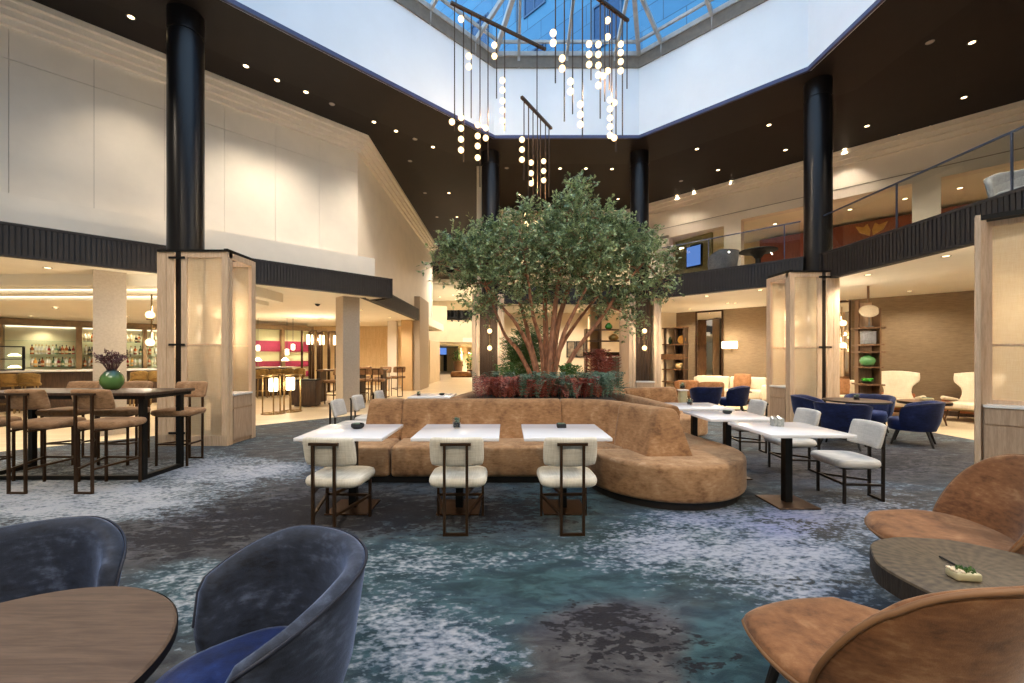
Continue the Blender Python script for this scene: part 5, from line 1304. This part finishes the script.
t = thing('plate', 'round golden plate standing at the top of the bookcase', 'plate', tuple(onshelf(.88,1.9,.12)), R(-45)); m = MB(); m.lathe([(.02,-.01),(.13,-.01),(.15,.012),(.12,.006),(.02,.006)], 28, Matrix.Translation((0,0,.15)) @ Matrix.Rotation(R(82), 4, 'X')); obj('disc', m, M['gold'], t); m = MB(); m.box(-.05,-.03,-.0,.05,.05,.012); obj('stand', m, M['black'], t, 0)
c = onshelf(.06,1.42); t = thing('globe_lamp', 'small globe lamp glowing on the bookcase', 'lamp', tuple(c)); m = MB(); m.sphere((0,-.05,.1), .07, 16); obj('globe', m, M['glow_globe'], t); m = MB(); m.lathe([(.05,0),(.05,.02),(.02,.04)], 12, c=(0,-.05,0)); obj('base', m, M['brass'], t); point(c.x-.2,c.y-.2,1.6,6)
# shelf tower with a pole to the ceiling
t = thing('shelf_tower', 'tall narrow walnut shelf tower with a pole up to the lounge ceiling', 'shelf', (8.2,9.42,.003), R(-20)); t.scale = (.84,.9,1)
m = MB(); m.box(-.18,.2,.03, .16,.235,2.72); obj('back_panel', m, M['oak_cab'], t, 0)
m = MB(); m.box(-.2,.05,.03, -.16,.27,2.78); m.box(.16,-.2,.03, .2,.27,2.55); m.box(-.2,.25,.03, .2,.27,2.7); m.box(-.02,-.02,2.7, .02,.02,3.083); m.box(.14,-.27,.03,.17,-.23,2.4); obj('upright', m, M['walnut'], t, 0)
for i, z in enumerate((.03,.5,.83,1.22,1.56,1.72,2.1)):
    m = MB(); d = (.28,.24,.27,.24,.28,.26,.29)[i]; m.box(-d,-.25,z, d-.01,.26,z+.035); obj('shelf', m, M['walnut'], t, 0)
Mt = Matrix.Translation((8.2,9.42,.003)) @ Matrix.Rotation(R(-20), 4, 'Z')
pot(*(Mt @ Vector((-.05,-.1,1.258))), .15,.25,'green glass ball vase on the shelf tower',bottle_mat('moss_glass', lin(70,120,70)),'vase',[(.4,0),(.85,.15),(1,.45),(.85,.78),(.4,.94),(.3,1),(.25,.98)])
p = Mt @ Vector((-.05,-.1,.868)); t = thing('plant_bowl', 'bowl of bright green moss on the lower shelf tower shelf', 'plant', tuple(p)); m = MB(); m.lathe([(.08,0),(.12,.05),(.11,.05),(.02,.03)], 18); obj('bowl', m, M['black'], t)
m = MB(); rq = random.Random(2)
for k in range(26): m.sphere((rq.uniform(-.09,.09),rq.uniform(-.07,.07),.06+rq.uniform(0,.04)), .03, 7)
obj('moss', m, leafmat('moss_green', lin(30,120,20), lin(70,180,30)), t)
p = Mt @ Vector((-.03,-.12,2.139)); t = thing('ornament', 'round pale shell disc standing at the top of the shelf tower', 'ornament', tuple(p), R(-20)); m = MB(); m.lathe([(.02,-.03),(.17,-.02),(.19,0),(.17,.02),(.02,.03)], 28, Matrix.Translation((0,0,.36)) @ Matrix.Rotation(R(80), 4, 'X') @ Matrix.Diagonal((1,.75,1,1))); obj('disc', m, M['cream_fabric'], t); m = MB(); m.box(-.07,-.04,0,.07,.04,.02); m.tube([(0,0,.02),(0,0,.23)], .012, 8); obj('stand', m, M['steel'], t, 0)
p = Mt @ Vector((-.04,-.1,1.759)); t = thing('box', 'glossy pale square box on the upper shelf tower shelf', 'box', tuple(p), R(-20)); m = MB(); m.rbox(0,0,.13,.24,.16,.26,.01); obj('body', m, M['grey_fabric'], t); m = MB(); m.rbox(0,0,.275,.25,.17,.025,.006); obj('lid', m, M['steel'], t)
# wing chairs
def wing_chair(label):
    t = thing('wing_chair', label, 'armchair'); m = MB()
    def fn(u, v):
        w = (v+1)/2; a = abs(u); W = .34+.06*math.sin(PI*w*1.0)*0+.085*math.sin(PI*.5*max(0,min(1,(w-.52)/.26)))-.085*math.sin(PI*min(1,w*1.55)); 
        return (u*W, -.30-.22*w+.20*max(0,a-.55)**1.2*(.4+w), .36+.76*w-.05*a*a*(w > .9)), (0, .95, .25)
    m.pad(fn, .11, 20, 20, 7); obj('backrest', m, M['cream_fabric'], t, 60)
    m = MB(); m.rbox(0,.06,.36,.62,.70,.15,.05); obj('seat', m, M['cream_fabric'], t, 60)
    for s in (-1,1):
        m = MB(); m.rbox(s*.36,.02,.48,.10,.66,.09,.04, M=Matrix.Translation((0,.0,.0)) @ Matrix.Rotation(R(8), 4, 'X')); obj('arm', m, M['cream_fabric'], t, 60)
        m = MB(); m.rbox(s*.405,-.1,.33,.03,.56,.28,.014); obj('side_shell', m, M['leather_orange'], t, 60)
    m = MB(); m.rbox(0,-.42,.4,.74,.05,.44,.02, M=Matrix.Rotation(R(10),4,'X') @ Matrix.Translation((0,-.05,.02))); obj('back_shell', m, M['leather_orange'], t, 60)
    m = MB(); m.box(-.3,-.28,.25,.3,.36,.285); obj('seat_frame', m, M['brass'], t, 0)
    for sx in (-1,1):
        for sy in (-1,1): m = MB(); m.tube([(sx*.26,.04+sy*.26,.25),(sx*.3,.04+sy*.3,0)], [.016,.012], 8); obj('leg', m, M['bronze'], t)
    return t
wc = wing_chair('cream high backed wing chair with orange leather sides, right behind the shelf tower'); wc.location = (9.62,10.15,.003); wc.rotation_euler[2] = R(146); wc['group'] = 'cream wing chairs at the brown wall'
dup(wc, (10.55,9.45,.003), R(112), 'cream high backed wing chair beside the right oak screen, facing left', 'cream wing chairs at the brown wall')
t = round_table(9.14,9.1,.50,.44,.06,'round walnut coffee table between the two cream wing chairs',M['walnut'],M['walnut'],'coffee_table',.003,True)
bowl(9.2,9.1,.5045,.12,.07,'small planted bowl on the coffee table between the wing chairs',M['white_pot'])

# ------------------------------------------------------------------ upstairs
def railing(Mx, L, label, z0=3.55, zt=4.43, pane=1.62):
    t = thing('glass_railing', label, 'railing', (0,0,0)); k = 0
    while k < L-.1:
        m = MB(); m.box(k+.01,.04,z0+.1, min(k+pane,L)-.01,.055,zt, Mx); obj('glass_pane', m, M['rail_glass'], t, 0)
        if k > 0: m = MB(); m.box(k-.008,.035,z0+.1, k+.008,.06,zt, Mx); obj('post', m, M['rail_steel'], t, 0)
        k += pane
    m = MB(); m.box(0,.03,zt, L,.065,zt+.022, Mx); obj('handrail', m, M['rail_steel'], t, 0); return t
railing(MfR, (bq-Vector((3.9,11.57))).length-.05, 'glass balcony railing left of the right column')
railing(MfR2, 11, 'glass balcony railing right of the right column')
t = thing('round_table', 'round black pedestal table upstairs behind the glass railing', 'table', (dep(758,11.0),11.0,3.575)); m = MB(); m.lathe([(.42,.68),(.45,.69),(.45,.71),(.43,.72)], 36); obj('tabletop', m, M['black'], t); m = MB(); m.lathe([(.3,0),(.3,.02),(.08,.06),(.06,.5),(.2,.68)], 28); obj('pedestal', m, M['black'], t)
gt = tub_proto('tub_chair', 'grey tub armchair upstairs at the right photo edge behind the glass railing', M['grey_fabric'], M['grey_fabric'], M['steel'], 'grey armchairs upstairs', .85, .6)
gt.location = (7.95,6.35,3.575); gt.rotation_euler[2] = R(120); gt.scale = (1.1,1.1,1.05)
g2 = dup(gt, (dep(722,11.9),11.9,3.575), R(20), 'grey tub armchair upstairs left of the round black table', 'grey armchairs upstairs')
tvx = wu(693.5, 24.4) ; t = thing('television', 'wall television with a blue screen in the upstairs opening right of the tree', 'television', (0,0,0)); P0 = Vector(dr(693.5,23.6)); Mv = Matrix.Translation((P0.x,P0.y,0)) @ Matrix.Rotation(R(-60), 4, 'Z')
zt_, zb_ = zat(245,P0.y), zat(267,P0.y); m = MB(); m.box(-.34,0,zb_, .34,.08,zt_, Mv); obj('casing', m, M['black'], t, 0); m = MB(); m.box(-.30,-.008,zb_+.05, .30,-.001,zt_-.05, Mv); obj('screen', m, M['glow_screen'], t, 0)
m = MB(); m.box(-.9,.09,3.56, .7,.2,6.2, Mv); struct('wall_olive', m, plain('olive_panel', lin(140,136,92), .7), smooth=0)
P1 = Vector(dr(871,21.5)); u = wu(871); t = thing('wall_ornament', 'small golden leaf ornament on the red brown wall upstairs', 'ornament', (*OU,0), R(-45))
u = (Vector(dr(871, 26.3))-Vector(OU)).dot(Vector((.7071,-.7071))); z = zat(229, dr(871,26.3)[1])
for s in (-1,1):
    m = MB(); m.prism([(u+s*.04,z-.2),(u+s*.3,z-.05),(u+s*.42,z+.2),(u+s*.2,z+.12),(u+s*.1,z+.22),(u+s*.02,z)], 0, .03, M=Matrix(((1,0,0,0),(0,0,-1,3.09),(0,1,0,0),(0,0,0,1)))); obj('leaf', m, M['gold'], t, 0)

# ------------------------------------------------------------------ lobby beyond the corridor
def potted(x, y, h, r, label, pr, ph, seed):
    t = thing('potted_plant', label, 'plant', (x,y,.003)); m = MB(); m.lathe([(pr*.75,0),(pr,ph),(pr*.9,ph),(pr*.85,ph*.85),(.01,ph*.85)], 20); obj('pot', m, M['walnut'], t)
    q = random.Random(seed); m = MB()
    for k in range(90):
        c = Vector((q.gauss(0,r*.5),q.gauss(0,r*.5),ph+abs(q.gauss(.4,.3))*h)); d = Vector((q.gauss(0,1),q.gauss(0,1),q.gauss(.5,.6))).normalized()*.3; s = d.cross(Vector((0,0,1))).normalized()*.07; m.add([c,c+d*.5+s,c+d,c+d*.5-s], [[0,1,2,3]])
    obj('leaves', m, M['leaf_green'], t, 0); m = MB(); m.tube([(0,0,ph*.8),(0,0,ph+h*.6)], .03, 6); obj('stem', m, M['bark'], t)
potted(dep(458,36),36,1.0,.45,'tall potted plant in the far lobby by the blond wood wall',.45,1.1,1); potted(dep(471,31),31,1.3,.5,'potted plant in the far lobby beside the oak screen',.3,.5,2)
t = thing('lobby_bench', 'low tan block bench in the far lobby', 'bench', (dep(466,31.5),30.3,.003)); m = MB(); m.rbox(0,0,.22,1.9,.8,.36,.04); obj('seat', m, M['tan'], t); m = MB(); m.box(-.9,-.36,0,.9,.36,.042); obj('plinth', m, M['plinth'], t, 0)
m = MB(); m.box(dep(447,42),42,0, dep(468,42),42.3,2.45); struct('wall_blond', m, M['blond_wood'], smooth=0)
m = MB(); m.box(dep(432,43),43,0, dep(446,43),43.2,1.75); struct('wall_blond_low', m, M['blond_wood'], smooth=0)
t = thing('television', 'blue glowing screen high on the far lobby wall', 'screen', (0,0,0)); Y = 42.8; m = MB(); m.box(dep(432,Y),Y-.1,zat(356,Y)+.05, dep(447,Y),Y+.1,zat(347.6,Y)); obj('casing', m, M['black'], t, 0); m = MB(); m.box(dep(432.6,Y),Y-.12,zat(355.5,Y)+.1, dep(446.6,Y),Y-.105,zat(348,Y)); obj('screen', m, M['glow_screen'], t, 0)
t = thing('doorway', 'dark glass doorway in the blond wall of the far lobby', 'door', (0,0,0)); m = MB(); m.box(dep(443.5,42.8),42.8,.003, dep(447,42.8),42.9,1.7); obj('door_leaf', m, M['black'], t, 0); m = MB(); m.box(dep(443,42.8),42.75,.003, dep(443.5,42.8),42.9,1.75); obj('door_frame', m, M['oak'], t, 0)
# chairs and tables on the curved balcony
kt = None
for i, px in enumerate((449,455,462,469)):
    Y = 28.75; lb = f'dark chair on the distant curved balcony, {ORD[i]} from the left'
    if kt is None: kt = tub_proto('tub_chair', lb, M['black'], M['black'], M['black'], 'chairs on the distant balcony', .95, .7); kt.location = (dep(px,Y),Y,3.802); kt.rotation_euler[2] = R(180)
    else: dup(kt, (dep(px,Y),Y,3.802), R(180), lb)
m = MB(); m.prism([(-6,28.1),(-6,32),(0,32),(0,28.1)][::-1], 3.6, 3.8); struct('floor_balcony', m, M['soffit'], smooth=0)

# ------------------------------------------------------------------ downlights
DLP = None
def downlight(x, y, z, label, on=True, r=.048):
    global DLP
    t = thing('downlight', label, 'downlight', (x,y,z), 0, 'recessed ceiling downlights')
    me = DLM[('r', r)] if ('r', r) in DLM else None
    if me is None:
        a = MB(); a.lathe([(r*1.0,-.004),(r*1.35,-.008),(r*1.4,.0),(r*1.0,.004)], 18, loop=True); DLM[('r',r)] = me = obj('trim_ring', a, M['steel'], t); b = MB(); b.lathe([(r*.98,-.003),(r*.98,.002)], 16); DLM[('on',r)] = b
    else:
        c = me.copy(); C.objects.link(c); c.parent = t
    o = obj('lens', DLM[('on',r)], M['glow_lens'] if on else M['lens_off'], t); return t
DLM = {}
ML = [(131,17,1),(246,66,1),(277,80,1),(306,92,1),(332,104,0),(374,122,1),(396,131,1),(415,139,0),(433,147,1),(410,161,0),(449,193,1),(457,217,1),(437,217,0),(425,193,0)]
MC = [(506.7,168,0),(519,194.6,1),(560,168.5,1),(586,168.5,1),(612,169,1),(618,199,1)]
MRR = [(677,195.5,1),(681,181,0),(694,191,1),(697,149,1),(718,170,1),(731,181,1),(769,125,1),(785.5,150,1),(773,170,1),(844.6,149,1),(867,126,1),(899,135,1),(930,126.5,1),(996,109,0),(964,97.5,1),(930,42,0),(972,42.5,1)]
for nm, L in (('by the white wall',ML),('behind the tree top',MC),('by the upstairs railing',MRR)):
    for i, (px, py, on) in enumerate(sorted(L)):
        x, y, z = at(px, py, ZC-.002)  # on the ceiling plane
        downlight(x, y, z, f'downlight in the dark ceiling {nm}, {ORD[i] if i < 16 else "seventeenth"} from the left, {"lit" if on else "unlit"}', on)
        if on: spot(x, y, z-.03, E_MAIN*(.33 if L is ML else (.3 if L is MRR and 22.1-x-y < 2.2 else 1)), (1,.85,.66), ang=90 if L is ML else 96)
LOW = sorted([(55.6,308,2.64),(31,316.6,2.64),(127,316.6,2.64),(283,325,3.08),(278.5,330.5,3.08),(386,334.5,3.08),(360,322,3.08)])
for i, (px, py, z) in enumerate(LOW):
    x, y, z = at(px, py, z-.002); downlight(x, y, z, f'small downlight in the cream bar ceiling, {ORD[i]} from the left', True, .045); spot(x, y, z-.03, E_LOW, (1,.87,.69), 150)
LOWR = sorted([(946,256),(868,274.7),(909.6,291),(848,300),(707,296),(735,303),(690,309),(760,290)])
for i, (px, py) in enumerate(LOWR):
    x, y, z = at(px, py, 3.083); downlight(x, y, z, f'small downlight in the cream ceiling of the right lounge, {ORD[i]} from the left', True, .045); spot(x, y, z-.03, E_LOWR, (1,.86,.67), 150)
UP = [(653,8),(700,5),(780,0),(850,2),(905,3),(960,1),(1010,2)]
for i, px in enumerate((700,775,850,905,960,1010)):
    x, y = dr(px, 24.3); downlight(x, y, 6.198, f'downlight in the inner ceiling upstairs, {ORD[i]} from the left', True, .06); spot(x, y, 6.15, 170, ang=130)
for i, (px, py) in enumerate(((440,297),(444,302),(453,295),(456,299.5))):
    x, y, z = at(px, py, 6.59); downlight(x, y, z, f'downlight above the distant curved balcony, {ORD[i]} from the left', True, .1)
# extra lamps with fittings, added for even light in low rooms and corridor
i = 0
for (x, y, z, e) in ((-8.3,7.5,3.083,60),(-9.5,7.0,3.083,60),(-9.0,12.2,2.658,70),(-12,14,2.658,60),(-5.0,14.2,3.083,70),(-4.8,17,3.083,60),(-7.5,18.5,3.083,60),(8.5,6.2,3.083,70),(8.3,3.5,3.083,60),(9.8,8.2,3.083,60),(2.4,14,3.083,70),(.6,14,3.083,60),(-2.4,24,7.44,800),(-2.5,31,2.448,260),(-3.5,36,2.448,300),(-1.8,40,2.448,300),(-3.5,35,6.59,300),(-1,33,6.59,300),(6.6,12.4,3.083,90)):
    i += 1
    downlight(x, y, z, f'small downlight added to light the side rooms, {["by the counter stools","over the bar front","above the bar walkway","at the far bar corner","over the far high stools","by the tan pillar","above the column lanterns","over the right oak screen","over the front right side room","in front of the wing chairs","behind the tree on the right","behind the tree on the left","in the high corridor ceiling","at the corridor mouth","in the lobby middle","at the lobby end","above the distant balcony left","above the distant balcony right","beside the cream sofa"][i-1]}', True, .045)
    spot(x, y, z-.03, e*K_LOW, (1,.87,.69), 150)

for i, (x, y) in enumerate(((-7.9,3.0),(-8.2,.4),(7.95,5.0),(8.2,2.6),(8.2,.2),(-3.2,-3.2),(0,-3.2),(3.2,-3.2))):  # unseen downlights added to throw warm light on the front floor
    downlight(x, y, ZC-.002, f'unseen downlight added to light the front of the hall, {ORD[i]} of the ring', True); spot(x, y, ZC-.033, E_NEAR, (1,.86,.68), ang=125, rot=(R(22 if y < 0 else 0), R(-24 if x < -5 else (24 if x > 5 else 0)), 0))

# ------------------------------------------------------------------ sky, camera, exposure
w = bpy.data.worlds.new('dusk_sky'); S.world = w; w.use_nodes = True; nt = w.node_tree; bg = nt.nodes['Background']
tc = nt.nodes.new('ShaderNodeTexCoord'); sp = nt.nodes.new('ShaderNodeSeparateXYZ'); nt.links.new(tc.outputs['Generated'], sp.inputs[0])
cr = nt.nodes.new('ShaderNodeValToRGB'); nt.links.new(sp.outputs[2], cr.inputs[0])
cr.color_ramp.elements[0].color = (.60,.79,1.0,1); cr.color_ramp.elements[1].color = (.48,.72,1.0,1)
nt.links.new(cr.outputs[0], bg.inputs[0]); bg.inputs[1].default_value = SKY
cam = bpy.data.cameras.new('camera'); co = bpy.data.objects.new('camera', cam); C.objects.link(co)
co.location = (0,0,H); co.rotation_euler = (R(90),0,0); cam.sensor_width = 36; cam.lens = 36*F/1024
cam.shift_x = (512-CX)/1024; cam.shift_y = (HY-341.5)/1024; cam.clip_start = .05; cam.clip_end = 300
S.camera = co
S.view_settings.view_transform = 'Standard'; S.view_settings.look = 'None'; S.view_settings.exposure = EXPO; S.view_settings.gamma = 1
try: S.view_settings.use_curve_mapping = False
except Exception: pass
S.cycles.use_denoising = True
try: S.cycles.denoiser = 'OPENIMAGEDENOISE'
except Exception: pass
S.cycles.max_bounces = 8; S.cycles.diffuse_bounces = 4; S.cycles.glossy_bounces = 4; S.cycles.transparent_max_bounces = 16; S.cycles.transmission_bounces = 4
S.cycles.sample_clamp_indirect = 6; S.cycles.caustics_reflective = False; S.cycles.caustics_refractive = False
